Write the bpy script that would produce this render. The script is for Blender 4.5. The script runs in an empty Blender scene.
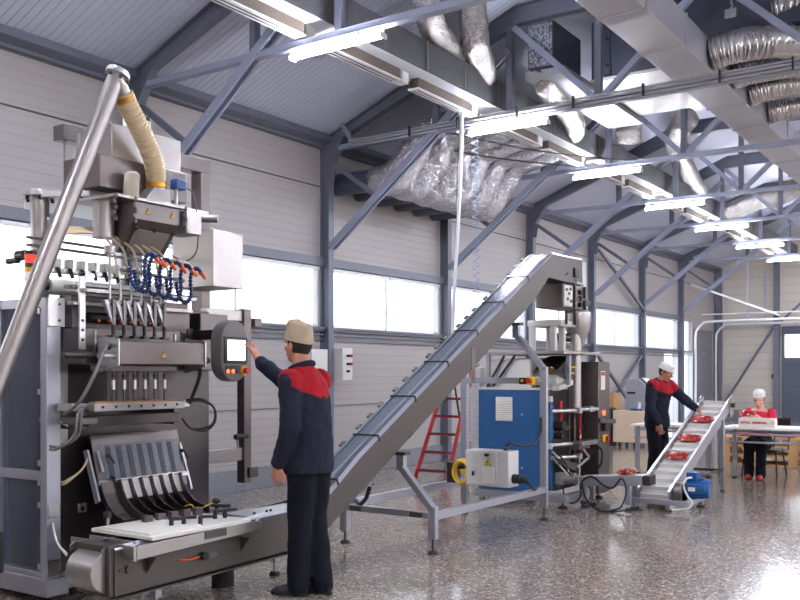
import bpy, math, random
from mathutils import Vector, Matrix
random.seed(7)
S = bpy.context.scene
COL = S.collection
PI = math.pi

# ------------------------------------------------------------------ helpers
def V(*a): return Vector(a)

class MB:
    """collects shapes in world (or local) coordinates; build() links them as ONE mesh object"""
    def __init__(s): s.v = []; s.f = []; s.m = []; s.cur = 0
    def add(s, vs, fs):
        b = len(s.v); s.v += [tuple(p) for p in vs]
        for f in fs: s.f.append([b+i for i in f]); s.m.append(s.cur)
        return s
    def mat(s, i): s.cur = i; return s
    def box(s, x0, x1, y0, y1, z0, z1):
        x0, x1 = min(x0, x1), max(x0, x1); y0, y1 = min(y0, y1), max(y0, y1); z0, z1 = min(z0, z1), max(z0, z1)
        vs = [(x0,y0,z0),(x1,y0,z0),(x1,y1,z0),(x0,y1,z0),(x0,y0,z1),(x1,y0,z1),(x1,y1,z1),(x0,y1,z1)]
        return s.add(vs, [(3,2,1,0),(4,5,6,7),(0,1,5,4),(1,2,6,5),(2,3,7,6),(3,0,4,7)])
    def bar(s, p0, p1, w, h, up=(0,0,1), taper=1.0):
        p0, p1 = Vector(p0), Vector(p1); d = (p1-p0).normalized(); u = Vector(up)
        if abs(d.dot(u)) > .98: u = Vector((0,1,0))
        a = d.cross(u).normalized(); b = a.cross(d).normalized()
        vs = []
        for p, k in ((p0, 1), (p1, taper)):
            for i, j in ((-1,-1),(1,-1),(1,1),(-1,1)): vs.append(p + a*(w/2*i*k) + b*(h/2*j*k))
        return s.add(vs, [(0,1,2,3),(7,6,5,4),(0,4,5,1),(1,5,6,2),(2,6,7,3),(3,7,4,0)])
    def cyl(s, p0, p1, r0, r1=None, n=16):
        r1 = r0 if r1 is None else r1
        return s.tube([p0, p1], [r0, r1], n, 0)
    def tube(s, pts, r, n=10, res=4, closed=False):
        """round tube along points; r a number, a list per point or a function of 0..1"""
        P = [Vector(p) for p in pts]
        R = list(r) if isinstance(r, (list, tuple)) else None
        if res and len(P) > 2:
            Q = []; RR = []
            N = len(P); rng = range(N if closed else N-1)
            for i in rng:
                a = P[(i-1) % N] if closed else P[max(i-1, 0)]
                b = P[i]; c = P[(i+1) % N]; d = P[(i+2) % N] if closed else P[min(i+2, N-1)]
                for k in range(res):
                    t = k/res
                    Q.append(.5*((2*b)+(c-a)*t+(2*a-5*b+4*c-d)*t*t+(3*b-a-3*c+d)*t**3))
                    if R: RR.append(R[i]*(1-t)+R[(i+1) % N]*t)
            if not closed:
                Q.append(P[-1])
                if R: RR.append(R[-1])
            P = Q; R = RR if R else None
        N = len(P)
        if R is None: R = [r(i/(N-1)) if callable(r) else r for i in range(N)]
        base = len(s.v); prev = None
        for i in range(N):
            if closed: d = P[(i+1) % N]-P[i-1]
            else: d = P[min(i+1, N-1)]-P[max(i-1, 0)]
            if d.length < 1e-9: d = Vector((0,0,1))
            d.normalize()
            if prev is None:
                a = d.orthogonal().normalized()
            else:
                a = (prev - d*prev.dot(d))
                a = a.normalized() if a.length > 1e-6 else d.orthogonal().normalized()
            prev = a; b = d.cross(a)
            for k in range(n):
                t = 2*PI*k/n
                s.v.append(tuple(P[i] + (a*math.cos(t) + b*math.sin(t))*R[i]))
        last = N if closed else N-1
        for i in range(last):
            j = (i+1) % N
            for k in range(n):
                l = (k+1) % n
                s.f.append([base+i*n+k, base+i*n+l, base+j*n+l, base+j*n+k]); s.m.append(s.cur)
        if not closed:
            s.f.append([base+k for k in reversed(range(n))]); s.m.append(s.cur)
            s.f.append([base+(N-1)*n+k for k in range(n)]); s.m.append(s.cur)
        return s
    def prism(s, poly, axis, a0, a1):
        f = {'x': lambda p, a: (a, p[0], p[1]), 'y': lambda p, a: (p[0], a, p[1]), 'z': lambda p, a: (p[0], p[1], a)}[axis]
        n = len(poly); vs = [f(p, a0) for p in poly] + [f(p, a1) for p in poly]
        return s.add(vs, [list(range(n)), list(range(2*n-1, n-1, -1))] + [(i, i+n, (i+1) % n+n, (i+1) % n) for i in range(n)])
    def strip(s, line, axis, a0, a1, th):
        """a bent sheet: polyline in a plane, thickness th, extruded along axis"""
        L = [Vector((p[0], p[1])) for p in line]; up = []; dn = []
        for i, p in enumerate(L):
            d = (L[min(i+1, len(L)-1)] - L[max(i-1, 0)]).normalized(); nn = Vector((-d.y, d.x))
            up.append(p+nn*th/2); dn.append(p-nn*th/2)
        for i in range(len(L)-1):
            s.prism([tuple(dn[i]), tuple(dn[i+1]), tuple(up[i+1]), tuple(up[i])], axis, a0, a1)
        return s
    def ball(s, c, r, n=12, m=8, rot=None):
        if not hasattr(r, '__len__'): r = (r, r, r)
        c = Vector(c); vs = []
        for i in range(1, m):
            for k in range(n):
                a, b = PI*i/m, 2*PI*k/n
                p = Vector((r[0]*math.sin(a)*math.cos(b), r[1]*math.sin(a)*math.sin(b), r[2]*math.cos(a)))
                if rot: p = rot @ p
                vs.append(c+p)
        t, bt = Vector((0,0,r[2])), Vector((0,0,-r[2]))
        if rot: t = rot @ t; bt = rot @ bt
        vs += [c+t, c+bt]; T = len(vs)-2; fs = []
        for i in range(m-2):
            for k in range(n):
                l = (k+1) % n; fs.append((i*n+k, (i+1)*n+k, (i+1)*n+l, i*n+l))
        for k in range(n):
            l = (k+1) % n; fs.append((T, k, l)); fs.append((T+1, (m-2)*n+l, (m-2)*n+k))
        return s.add(vs, fs)
    def lathe(s, prof, c, axis='z', n=24):
        c = Vector(c); base = len(s.v)
        for r, h in prof:
            for k in range(n):
                t = 2*PI*k/n; a, b = r*math.cos(t), r*math.sin(t)
                o = {'z': (a, b, h), 'x': (h, a, b), 'y': (b, h, a)}[axis]
                s.v.append(tuple(c+Vector(o)))
        N = len(prof)
        for i in range(N-1):
            for k in range(n):
                l = (k+1) % n; s.f.append([base+i*n+k, base+i*n+l, base+(i+1)*n+l, base+(i+1)*n+k]); s.m.append(s.cur)
        s.f.append([base+k for k in reversed(range(n))]); s.m.append(s.cur)
        s.f.append([base+(N-1)*n+k for k in range(n)]); s.m.append(s.cur)
        return s
    def frustum(s, lo, hi):
        """lo/hi: (x0,x1,y0,y1,z)"""
        vs = []
        for x0, x1, y0, y1, z in (lo, hi): vs += [(x0,y0,z),(x1,y0,z),(x1,y1,z),(x0,y1,z)]
        return s.add(vs, [(3,2,1,0),(4,5,6,7),(0,1,5,4),(1,2,6,5),(2,3,7,6),(3,0,4,7)])
    def build(s, name, mats, parent=None, bev=0, sharp=.6, local=False, origin=None):
        if not isinstance(mats, (list, tuple)): mats = [mats]
        me = bpy.data.meshes.new(name)
        if parent is not None:
            off = Vector((0,0,0)) if local else root_loc(parent)
        elif local: off = Vector((0,0,0))
        else:
            xs = [p[0] for p in s.v]; ys = [p[1] for p in s.v]; zs = [p[2] for p in s.v]
            off = Vector(((min(xs)+max(xs))/2, (min(ys)+max(ys))/2, min(zs)))
        me.from_pydata([tuple(Vector(p)-off) for p in s.v], [], s.f)
        for m in mats: me.materials.append(m)
        me.polygons.foreach_set('material_index', s.m)
        me.polygons.foreach_set('use_smooth', [True]*len(s.f))
        me.update(); me.validate()
        import bmesh
        bm = bmesh.new(); bm.from_mesh(me); bmesh.ops.recalc_face_normals(bm, faces=bm.faces[:]); bm.to_mesh(me); bm.free()
        me.set_sharp_from_angle(angle=sharp)
        o = bpy.data.objects.new(name, me); COL.objects.link(o)
        if parent is not None: o.parent = parent
        else: o.location = off
        if bev:
            b = o.modifiers.new('bevel', 'BEVEL'); b.width = bev; b.segments = 2; b.limit_method = 'ANGLE'; b.angle_limit = .7
            b.harden_normals = False
        return o

def root_loc(o):
    l = Vector(o.location)
    while o.parent is not None: o = o.parent; l = l + Vector(o.location)
    return l

def tag(o, label, cat, group=None, kind=None):
    o['label'] = label; o['category'] = cat
    if group: o['group'] = group
    if kind: o['kind'] = kind
    return o
def thing(name, label, cat, loc, rz=0, group=None):
    o = bpy.data.objects.new(name, None); COL.objects.link(o)
    o.location = loc; o.rotation_euler = (0, 0, rz); o.empty_display_size = .1
    return tag(o, label, cat, group)
def struct(name, mb, mats, bev=0):
    o = mb.build(name, mats, bev=bev); o['kind'] = 'structure'; return o
def kids(o): return [c for c in bpy.data.objects if c.parent is o]
def copy_tree(o, parent=None):
    c = o.copy(); COL.objects.link(c); c.parent = parent
    for ch in kids(o): copy_tree(ch, c)
    return c

# ------------------------------------------------------------------ materials
def lin(c):
    c /= 255.0
    return c/12.92 if c <= .04045 else ((c+.055)/1.055)**2.4
def rgb(r, g, b): return (lin(r), lin(g), lin(b), 1)
def new_mat(name):
    m = bpy.data.materials.new(name); m.use_nodes = True
    nt = m.node_tree; b = nt.nodes['Principled BSDF']; return m, nt, b
def N(nt, t, **kw):
    n = nt.nodes.new(t)
    for k, v in kw.items():
        if k in n.inputs: n.inputs[k].default_value = v
        else: setattr(n, k, v)
    return n
def coords(nt, scale=(1,1,1), kind='Object'):
    tc = N(nt, 'ShaderNodeTexCoord'); mp = N(nt, 'ShaderNodeMapping'); mp.inputs['Scale'].default_value = scale
    nt.links.new(tc.outputs[kind], mp.inputs['Vector']); return mp.outputs['Vector']
def mixc(nt, fac, a, b):
    m = N(nt, 'ShaderNodeMix', data_type='RGBA')
    nt.links.new(fac, m.inputs[0])
    for s, x in ((m.inputs[6], a), (m.inputs[7], b)):
        if isinstance(x, tuple): s.default_value = x
        else: nt.links.new(x, s)
    return m.outputs[2]
def ramp(nt, fac, stops):
    r = N(nt, 'ShaderNodeValToRGB'); e = r.color_ramp.elements
    while len(e) < len(stops): e.new(.5)
    for k, (p, c) in zip(e, stops): k.position = p; k.color = c if isinstance(c, tuple) else (c, c, c, 1)
    nt.links.new(fac, r.inputs[0]); return r.outputs[0]
def bump(nt, b, h, strength=.2, dist=.01):
    n = N(nt, 'ShaderNodeBump'); n.inputs['Strength'].default_value = strength; n.inputs['Distance'].default_value = dist
    nt.links.new(h, n.inputs['Height']); nt.links.new(n.outputs[0], b.inputs['Normal'])

def plain(name, c, rough=.5, metal=0, var=.12, scale=6, spec=.5):
    m, nt, b = new_mat(name)
    n = N(nt, 'ShaderNodeTexNoise'); n.inputs['Scale'].default_value = scale; n.inputs['Detail'].default_value = 4
    nt.links.new(coords(nt), n.inputs['Vector'])
    d = tuple(min(1, x*(1+var)) for x in c[:3])+(1,); k = tuple(x*(1-var) for x in c[:3])+(1,)
    nt.links.new(mixc(nt, n.outputs['Fac'], k, d), b.inputs['Base Color'])
    b.inputs['Roughness'].default_value = rough; b.inputs['Metallic'].default_value = metal
    b.inputs['Specular IOR Level'].default_value = spec
    return m
def steel(name, c, rough=.35, metal=.85, brush=(2, 2, 90), var=.12):
    m, nt, b = new_mat(name)
    n = N(nt, 'ShaderNodeTexNoise'); n.inputs['Scale'].default_value = 1.5; n.inputs['Detail'].default_value = 3
    nt.links.new(coords(nt, brush), n.inputs['Vector'])
    n2 = N(nt, 'ShaderNodeTexNoise'); n2.inputs['Scale'].default_value = 2.2
    nt.links.new(coords(nt), n2.inputs['Vector'])
    a = N(nt, 'ShaderNodeMath', operation='MULTIPLY_ADD'); a.inputs[1].default_value = .5
    nt.links.new(n.outputs['Fac'], a.inputs[0])
    h = N(nt, 'ShaderNodeMath', operation='MULTIPLY'); h.inputs[1].default_value = .5
    nt.links.new(n2.outputs['Fac'], h.inputs[0]); nt.links.new(h.outputs[0], a.inputs[2])
    d = tuple(min(1, x*(1+var)) for x in c[:3])+(1,); k = tuple(x*(1-var) for x in c[:3])+(1,)
    nt.links.new(mixc(nt, a.outputs[0], k, d), b.inputs['Base Color'])
    rr = N(nt, 'ShaderNodeMapRange'); rr.inputs[3].default_value = rough*.8; rr.inputs[4].default_value = rough*1.25
    nt.links.new(a.outputs[0], rr.inputs[0]); nt.links.new(rr.outputs[0], b.inputs['Roughness'])
    b.inputs['Metallic'].default_value = metal
    return m
def ribbed(name, c, axis, period, width=.1, dark=.75, rough=.5, depth=.3, spec=.4, noise=.06):
    """sheet with grooves at every `period` along a world axis"""
    m, nt, b = new_mat(name)
    g = N(nt, 'ShaderNodeNewGeometry'); sp = N(nt, 'ShaderNodeSeparateXYZ'); nt.links.new(g.outputs['Position'], sp.inputs[0])
    d = N(nt, 'ShaderNodeMath', operation='DIVIDE'); d.inputs[1].default_value = period
    nt.links.new(sp.outputs['XYZ'.index(axis)], d.inputs[0])
    fr = N(nt, 'ShaderNodeMath', operation='FRACT'); nt.links.new(d.outputs[0], fr.inputs[0])
    h = ramp(nt, fr.outputs[0], [(0, 0.0), (width*.5, 0.0), (width, 1.0), (.97, 1.0)])
    n = N(nt, 'ShaderNodeTexNoise'); n.inputs['Scale'].default_value = .8; nt.links.new(g.outputs['Position'], n.inputs['Vector'])
    lo = tuple(x*(1-noise) for x in c[:3])+(1,); hi = tuple(min(1, x*(1+noise)) for x in c[:3])+(1,)
    base = mixc(nt, n.outputs['Fac'], lo, hi)
    mm = N(nt, 'ShaderNodeMix', data_type='RGBA', blend_type='MULTIPLY'); mm.inputs[0].default_value = 1
    nt.links.new(base, mm.inputs[6])
    nt.links.new(ramp(nt, fr.outputs[0], [(0, dark), (width*.5, dark), (width, 1.0), (1, 1.0)]), mm.inputs[7])
    nt.links.new(mm.outputs[2], b.inputs['Base Color'])
    bump(nt, b, h, depth, .01)
    b.inputs['Roughness'].default_value = rough; b.inputs['Specular IOR Level'].default_value = spec
    return m
def foil(name, c, scale=9, strength=.9, rough=.28):
    m, nt, b = new_mat(name)
    vo = N(nt, 'ShaderNodeTexVoronoi'); vo.inputs['Scale'].default_value = scale
    n = N(nt, 'ShaderNodeTexNoise'); n.inputs['Scale'].default_value = scale*1.4; n.inputs['Detail'].default_value = 5
    cv = coords(nt)
    nt.links.new(cv, n.inputs['Vector'])
    mx = N(nt, 'ShaderNodeMix', data_type='VECTOR'); mx.inputs[0].default_value = .25
    nt.links.new(cv, mx.inputs[4]); nt.links.new(n.outputs['Color'], mx.inputs[5]); nt.links.new(mx.outputs[1], vo.inputs['Vector'])
    a = N(nt, 'ShaderNodeMath', operation='ADD'); nt.links.new(vo.outputs['Distance'], a.inputs[0]); nt.links.new(n.outputs['Fac'], a.inputs[1])
    nt.links.new(mixc(nt, n.outputs['Fac'], tuple(x*.8 for x in c[:3])+(1,), c), b.inputs['Base Color'])
    b.inputs['Metallic'].default_value = .92; b.inputs['Roughness'].default_value = rough
    bump(nt, b, a.outputs[0], strength, .03)
    return m
def emit(name, c, s):
    m, nt, b = new_mat(name)
    b.inputs['Base Color'].default_value = c; b.inputs['Emission Color'].default_value = c; b.inputs['Emission Strength'].default_value = s
    return m
def glassy(name, tint, clear=.75, rough=.05, haze=(.8,.85,.9,1), hz=.1):
    """thin clear sheet: see-through + reflections + a little haze"""
    m, nt, b = new_mat(name)
    t = N(nt, 'ShaderNodeBsdfTransparent'); t.inputs[0].default_value = tint
    g = N(nt, 'ShaderNodeBsdfGlossy'); g.inputs['Roughness'].default_value = rough
    df = N(nt, 'ShaderNodeBsdfDiffuse'); df.inputs[0].default_value = haze
    lw = N(nt, 'ShaderNodeLayerWeight'); lw.inputs[0].default_value = .5
    fz = N(nt, 'ShaderNodeMath', operation='POWER'); fz.inputs[1].default_value = 4; nt.links.new(lw.outputs['Facing'], fz.inputs[0])
    m1 = N(nt, 'ShaderNodeMixShader'); m1.inputs[0].default_value = hz
    nt.links.new(t.outputs[0], m1.inputs[1]); nt.links.new(df.outputs[0], m1.inputs[2])
    m2 = N(nt, 'ShaderNodeMixShader'); nt.links.new(fz.outputs[0], m2.inputs[0])
    nt.links.new(m1.outputs[0], m2.inputs[1]); nt.links.new(g.outputs[0], m2.inputs[2])
    nt.links.new(m2.outputs[0], nt.nodes['Material Output'].inputs[0])
    return m

def terrazzo():
    m, nt, b = new_mat('terrazzo')
    cv = coords(nt, kind='Object')
    cols = []
    base = rgb(140, 128, 118)
    v1 = N(nt, 'ShaderNodeTexVoronoi'); v1.inputs['Scale'].default_value = 34; nt.links.new(cv, v1.inputs['Vector'])
    sp = N(nt, 'ShaderNodeSeparateColor'); nt.links.new(v1.outputs['Color'], sp.inputs[0])
    chip = ramp(nt, sp.outputs[0], [(0, rgb(62, 54, 48)), (.2, rgb(108, 94, 82)), (.48, rgb(156, 138, 118)), (.62, rgb(128, 114, 102)), (.74, rgb(210, 198, 184)), (1, rgb(244, 236, 224))])
    inside = ramp(nt, v1.outputs['Distance'], [(.0, 1.0), (.33, 1.0), (.5, 0.0)])
    c = mixc(nt, inside, base, chip)
    v2 = N(nt, 'ShaderNodeTexVoronoi'); v2.inputs['Scale'].default_value = 80; nt.links.new(cv, v2.inputs['Vector'])
    sp2 = N(nt, 'ShaderNodeSeparateColor'); nt.links.new(v2.outputs['Color'], sp2.inputs[0])
    c2 = ramp(nt, sp2.outputs[1], [(0, rgb(66, 58, 52)), (.5, rgb(130, 117, 106)), (.9, rgb(214, 202, 188))])
    c = mixc(nt, ramp(nt, sp.outputs[2], [(.45, 0.0), (.5, .7)]), c, c2)
    n = N(nt, 'ShaderNodeTexNoise'); n.inputs['Scale'].default_value = .7; n.inputs['Detail'].default_value = 3; nt.links.new(cv, n.inputs['Vector'])
    mm = N(nt, 'ShaderNodeMix', data_type='RGBA', blend_type='MULTIPLY'); mm.inputs[0].default_value = 1
    nt.links.new(c, mm.inputs[6]); nt.links.new(ramp(nt, n.outputs['Fac'], [(.2, .90), (.8, .98)]), mm.inputs[7])
    nt.links.new(mm.outputs[2], b.inputs['Base Color'])
    b.inputs['Roughness'].default_value = .13
    b.inputs['Specular IOR Level'].default_value = .3
    return m
def candy():
    m, nt, b = new_mat('candy_wrap')
    n = N(nt, 'ShaderNodeTexNoise'); n.inputs['Scale'].default_value = 22; n.inputs['Detail'].default_value = 3
    nt.links.new(coords(nt), n.inputs['Vector'])
    nt.links.new(ramp(nt, n.outputs['Fac'], [(.36, rgb(60, 12, 14)), (.45, rgb(170, 20, 28)), (.60, rgb(170, 22, 28)), (.64, rgb(200, 160, 96)), (.70, rgb(240, 228, 212))]), b.inputs['Base Color'])
    b.inputs['Roughness'].default_value = .25
    bump(nt, b, n.outputs['Fac'], .4, .01)
    return m
def cloth(name, c, var=.2):
    m, nt, b = new_mat(name)
    n = N(nt, 'ShaderNodeTexNoise'); n.inputs['Scale'].default_value = 14; n.inputs['Detail'].default_value = 5
    nt.links.new(coords(nt), n.inputs['Vector'])
    n2 = N(nt, 'ShaderNodeTexNoise'); n2.inputs['Scale'].default_value = 7; n2.inputs['Detail'].default_value = 2
    nt.links.new(coords(nt, (1, 1, .45)), n2.inputs['Vector'])
    nt.links.new(mixc(nt, n.outputs['Fac'], tuple(x*(1-var) for x in c[:3])+(1,), tuple(x*(1+var) for x in c[:3])+(1,)), b.inputs['Base Color'])
    b.inputs['Roughness'].default_value = .85; b.inputs['Specular IOR Level'].default_value = .2
    bump(nt, b, n2.outputs['Fac'], .6, .04)
    return m
def speckle(name, a, c, scale=60):
    m, nt, b = new_mat(name)
    v = N(nt, 'ShaderNodeTexNoise'); v.inputs['Scale'].default_value = scale; v.inputs['Detail'].default_value = 2
    nt.links.new(coords(nt), v.inputs['Vector'])
    nt.links.new(ramp(nt, v.outputs['Fac'], [(.4, a), (.6, c)]), b.inputs['Base Color'])
    b.inputs['Roughness'].default_value = .7
    return m

M = {}
M['wall'] = ribbed('wall_panel', rgb(168, 161, 161), 'Z', .105, .12, .9, .45, .25)
M['wall_end'] = ribbed('end_wall_panel', rgb(206, 197, 186), 'Z', .25, .1, .82, .5, .4)
M['roof'] = ribbed('roof_panel', rgb(204, 206, 224), 'Y', .085, .14, .62, .35, .6, spec=.6)
M['floor'] = terrazzo()
M['plinth'] = plain('plinth_paint', rgb(128, 128, 136), .5)
M['frame'] = plain('frame_paint', rgb(104, 107, 122), .45, 0, .06, 3)
M['frame_light'] = plain('brace_paint', rgb(150, 155, 176), .45, 0, .06, 3)
M['flash'] = plain('flashing_paint', rgb(112, 114, 126), .5, 0, .05)
M['white_frame'] = plain('white_profile', rgb(225, 225, 230), .4, 0, .04)
M['seam'] = plain('seam_dark', rgb(95, 92, 94), .7)
M['steel'] = steel('brushed_steel', rgb(168, 162, 160), .34)
M['steel_lt'] = steel('light_steel', rgb(196, 194, 196), .3, .8)
M['steel_dk'] = steel('dark_steel', rgb(84, 78, 78), .3)
M['steel_br'] = steel('warm_steel', rgb(112, 104, 102), .36, .8)
M['conv'] = steel('conveyor_steel', rgb(86, 79, 76), .42, .55, (1, 1, 1), .08)
M['alu'] = steel('aluminium_profile', rgb(170, 170, 180), .4, .7, (1, 1, 1), .05)
M['white_enamel'] = plain('white_enamel', rgb(212, 208, 206), .35, 0, .03)
M['blue'] = plain('blue_enamel', rgb(38, 88, 140), .4, 0, .08, 4)
M['motor_blue'] = plain('motor_blue', rgb(20, 78, 140), .35, 0, .12)
M['black'] = plain('black_plastic', rgb(24, 24, 27), .45, 0, .1)
M['rubber'] = plain('dark_rubber', rgb(34, 32, 34), .7, 0, .1)
M['grey_plastic'] = plain('grey_plastic', rgb(112, 108, 108), .5, 0, .05)
M['white_plastic'] = plain('white_plastic', rgb(232, 228, 222), .45, 0, .03)
M['belt_white'] = plain('white_belt', rgb(226, 222, 218), .5, 0, .04)
M['belt_grey'] = plain('grey_belt', rgb(112, 116, 130), .4, .1, .2, 25)
M['red'] = plain('red_paint', rgb(178, 26, 34), .4, 0, .08)
M['orange'] = plain('orange_plastic', rgb(235, 90, 30), .4, 0, .05)
M['navy_plastic'] = plain('blue_hose_plastic', rgb(28, 50, 100), .4, 0, .1)
M['blue_hose'] = plain('blue_air_hose', rgb(40, 110, 185), .35, 0, .1)
M['pale_blue'] = plain('pale_blue_hose', rgb(150, 168, 205), .35, 0, .1)
M['yellow'] = plain('yellow_plastic', rgb(228, 185, 30), .45, 0, .05)
M['yellow_sign'] = plain('sign_yellow', rgb(240, 196, 20), .5, 0, .02)
M['brass'] = steel('brass_clamp', rgb(196, 140, 50), .3, .8)
M['beige_tube'] = plain('beige_tube', rgb(206, 186, 154), .35, 0, .06)
M['hose_beige'] = plain('ribbed_beige_hose', rgb(222, 200, 164), .4, 0, .1, 12)
M['wrap'] = plain('cream_cloth', rgb(205, 194, 176), .9, 0, .12, 18)
M['wood'] = plain('pallet_wood', rgb(190, 148, 98), .7, 0, .2, 9)
M['birch'] = plain('light_wood', rgb(212, 190, 166), .45, 0, .05, 3)
M['foil'] = foil('crumpled_foil', rgb(226, 224, 230), 13, .85, .2)
M['foil_warm'] = foil('crumpled_foil_warm', rgb(214, 208, 204), 14, .85, .2)
M['duct'] = speckle('duct_foil_insulation', rgb(92, 90, 96), rgb(138, 136, 142), 40)
M['duct_foil'] = foil('duct_foil_jacket', rgb(84, 82, 88), 30, 1.0, .5)
for _n in M['duct_foil'].node_tree.nodes:
    if _n.type == 'BSDF_PRINCIPLED': _n.inputs['Metallic'].default_value = .15
M['foil_lit'] = plain('foil_lamplit', rgb(214, 214, 220), .4, .2, .1, 30)  # paler than the jacket: lamplight on the duct bottom put into the colour
M['hose_silver'] = steel('aluminium_hose', rgb(206, 202, 202), .26, .9, (1, 1, 1), .1)
M['galv'] = steel('galvanised_sheet', rgb(196, 194, 200), .36, .7, (1, 1, 1), .14)
M['brown_box'] = plain('plenum_brown', rgb(88, 76, 68), .8, 0, .2, 20)
M['speck'] = speckle('speckled_lining', rgb(70, 72, 84), rgb(170, 174, 190), 55)
M['ahu'] = plain('air_unit_grey', rgb(72, 76, 92), .45, 0, .05)
M['tube_light'] = emit('tube_glow', (.86, .90, 1, 1), 330)
M['screen'] = emit('screen_glow', (.95, .97, 1, 1), 1.5)
M['lamp_red'] = emit('red_lamp_glow', (1, .12, .04, 1), 3)
M['lamp_warm'] = emit('signal_red', (.9, .06, .03, 1), .6)
M['acrylic'] = glassy('acrylic_guard', (.72, .76, .84, 1), hz=.10, haze=(.45, .5, .62, 1))
M['glass'] = glassy('window_glass', (.95, .97, .98, 1), hz=.02)
M['clear'] = glassy('clear_cover', (.9, .92, .95, 1), rough=.2, hz=.06, haze=(.7, .74, .82, 1))
M['lens'] = plain('orange_lens', rgb(236, 170, 30), .25)
M['skin'] = plain('skin', rgb(188, 128, 102), .55, 0, .08, 12)
M['skin_f'] = plain('skin_light', rgb(214, 160, 138), .55, 0, .06, 12)
M['hair'] = plain('dark_hair', rgb(34, 28, 26), .7, 0, .25, 30)
M['navy'] = cloth('navy_workwear', rgb(32, 36, 50))
M['workred'] = cloth('red_workwear', rgb(158, 26, 36))
M['trouser'] = cloth('dark_trousers', rgb(17, 18, 28))
M['pink'] = cloth('red_pink_shirt', rgb(206, 44, 74), .12)
M['cap_beige'] = cloth('beige_cap_cloth', rgb(182, 162, 140), .2)
M['cap_white'] = cloth('white_cap_cloth', rgb(226, 224, 220), .06)
M['shoe'] = plain('shoe_leather', rgb(46, 46, 52), .6)
M['shoe_red'] = plain('red_shoe', rgb(170, 30, 38), .5)
M['eye'] = plain('eye_dark', rgb(30, 22, 20), .3)
M['lip'] = plain('lip', rgb(150, 72, 66), .5)
M['candy'] = candy()
M['card'] = plain('white_card', rgb(232, 224, 214), .7, 0, .03)
M['ink'] = plain('red_ink', rgb(176, 34, 34), .7, 0, .03)
M['ink_dk'] = plain('dark_ink', rgb(60, 60, 64), .7, 0, .03)
M['gate'] = ribbed('gate_panel', rgb(84, 88, 104), 'Z', .5, .03, .7, .5, .3)
M['door_grey'] = ribbed('section_door', rgb(128, 128, 134), 'Z', .52, .03, .62, .5, .4)
M['ground'] = plain('outdoor_paving', rgb(190, 188, 184), .8)

def warning_sign(name, parent, c, size, face='+x'):
    """yellow triangle with dark border and bolt"""
    c = Vector(c); e = .003
    def tri(k): return [(-k, -k*.6), (k, -k*.6), (0, k*1.13)]
    def put(mb, poly, d0, d1):
        if face == '+x': mb.prism([(c.y+p[0], c.z+p[1]) for p in poly], 'x', c.x+d0, c.x+d1)
        else: mb.prism([(c.x+p[0], c.z+p[1]) for p in poly], 'y', c.y-d0, c.y-d1)
    k = size/2; mb = MB(); mb.mat(0); put(mb, tri(k), 0, e); mb.mat(1); put(mb, tri(k*.8), e, e+.0012)
    mb.mat(0)
    put(mb, [(-k*.12, k*.55), (k*.1, k*.55), (k*.02, k*.12), (k*.2, k*.12), (-k*.12, -k*.38), (-k*.04, 0), (-k*.2, 0)], e+.0012, e+.002)
    return mb.build(name, [M['black'], M['yellow_sign']], parent)

# ------------------------------------------------------------------ camera, sky
cam = bpy.data.cameras.new('camera'); co = bpy.data.objects.new('camera', cam); COL.objects.link(co)
co.location = (0, 0, 1.44); co.rotation_euler = (PI/2, 0, math.radians(34.3))
cam.sensor_width = 36; cam.lens = 920/800*36; cam.shift_y = .09; cam.clip_end = 200
S.camera = co
w = bpy.data.worlds.new('sky'); S.world = w; w.use_nodes = True
bg = w.node_tree.nodes['Background']
wn = w.node_tree
g_ = wn.nodes.new('ShaderNodeTexCoord'); sp_ = wn.nodes.new('ShaderNodeSeparateXYZ'); wn.links.new(g_.outputs['Generated'], sp_.inputs[0])
rp = ramp(wn, sp_.outputs['Z'], [(0, (.95, .94, .96, 1)), (.5, (.90, .92, 1, 1)), (1, (.78, .85, 1, 1))])
wn.links.new(rp, bg.inputs['Color']); bg.inputs['Strength'].default_value = 3.4
S.view_settings.view_transform = 'Standard'; S.view_settings.look = 'None'; S.view_settings.gamma = 1
S.view_settings.use_curve_mapping = False; S.view_settings.exposure = -.02
try:
    S.cycles.use_denoising = True
    S.cycles.max_bounces = 8; S.cycles.diffuse_bounces = 4; S.cycles.glossy_bounces = 4; S.cycles.transparent_max_bounces = 12
    S.cycles.sample_clamp_indirect = 6; S.cycles.caustics_reflective = False; S.cycles.caustics_refractive = False
except Exception: pass

# ------------------------------------------------------------------ the hall
XW, YE = -7.9, 28.8
FY = [3.44, 6.46, 9.72, 12.80, 15.90, 18.88, 22.06, 25.11]
RX, ZK = 12.0, 5.75                                     # right side, underside of the flat roof
struct('floor', MB().box(-8.02, RX+.2, -1.5, 29.0, -.2, 0), M['floor'])
struct('trim_1', MB().box(-30, -8.02, -10, 45, -.3, -.06), M['ground'])   # paving outside
wl = MB()
y0 = -1.5
wl.box(-8.02, XW, y0, YE, 2.87, 4.72)
wl.box(-8.02, XW, y0, 23.85, 0, 2.046)
wl.box(-8.02, XW, 23.85, 26.4, 1.98, 2.046)
wl.box(-8.02, XW, 25.04, 25.18, 0, 2.87); wl.box(-8.02, XW, 26.38, 26.5, 0, 2.87); wl.box(-8.02, XW, 26.5, 28.5, 2.68, 2.87); wl.box(-8.02, XW, 28.5, YE, 0, 2.87)
for y in FY[1:-1]: wl.box(-8.02, XW, y-.07, y+.07, 2.046, 2.87)
struct('wall_left', wl, M['wall'])
struct('wall_end', MB().box(XW, -5.92, YE, YE+.15, 0, 5.95).box(-5.92, -1.2, YE, YE+.15, 0, 1.86).box(-5.92, -1.2, YE, YE+.15, 2.55, 5.95).box(-1.2, RX, YE, YE+.15, 0, 5.95), M['wall_end'])
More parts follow.
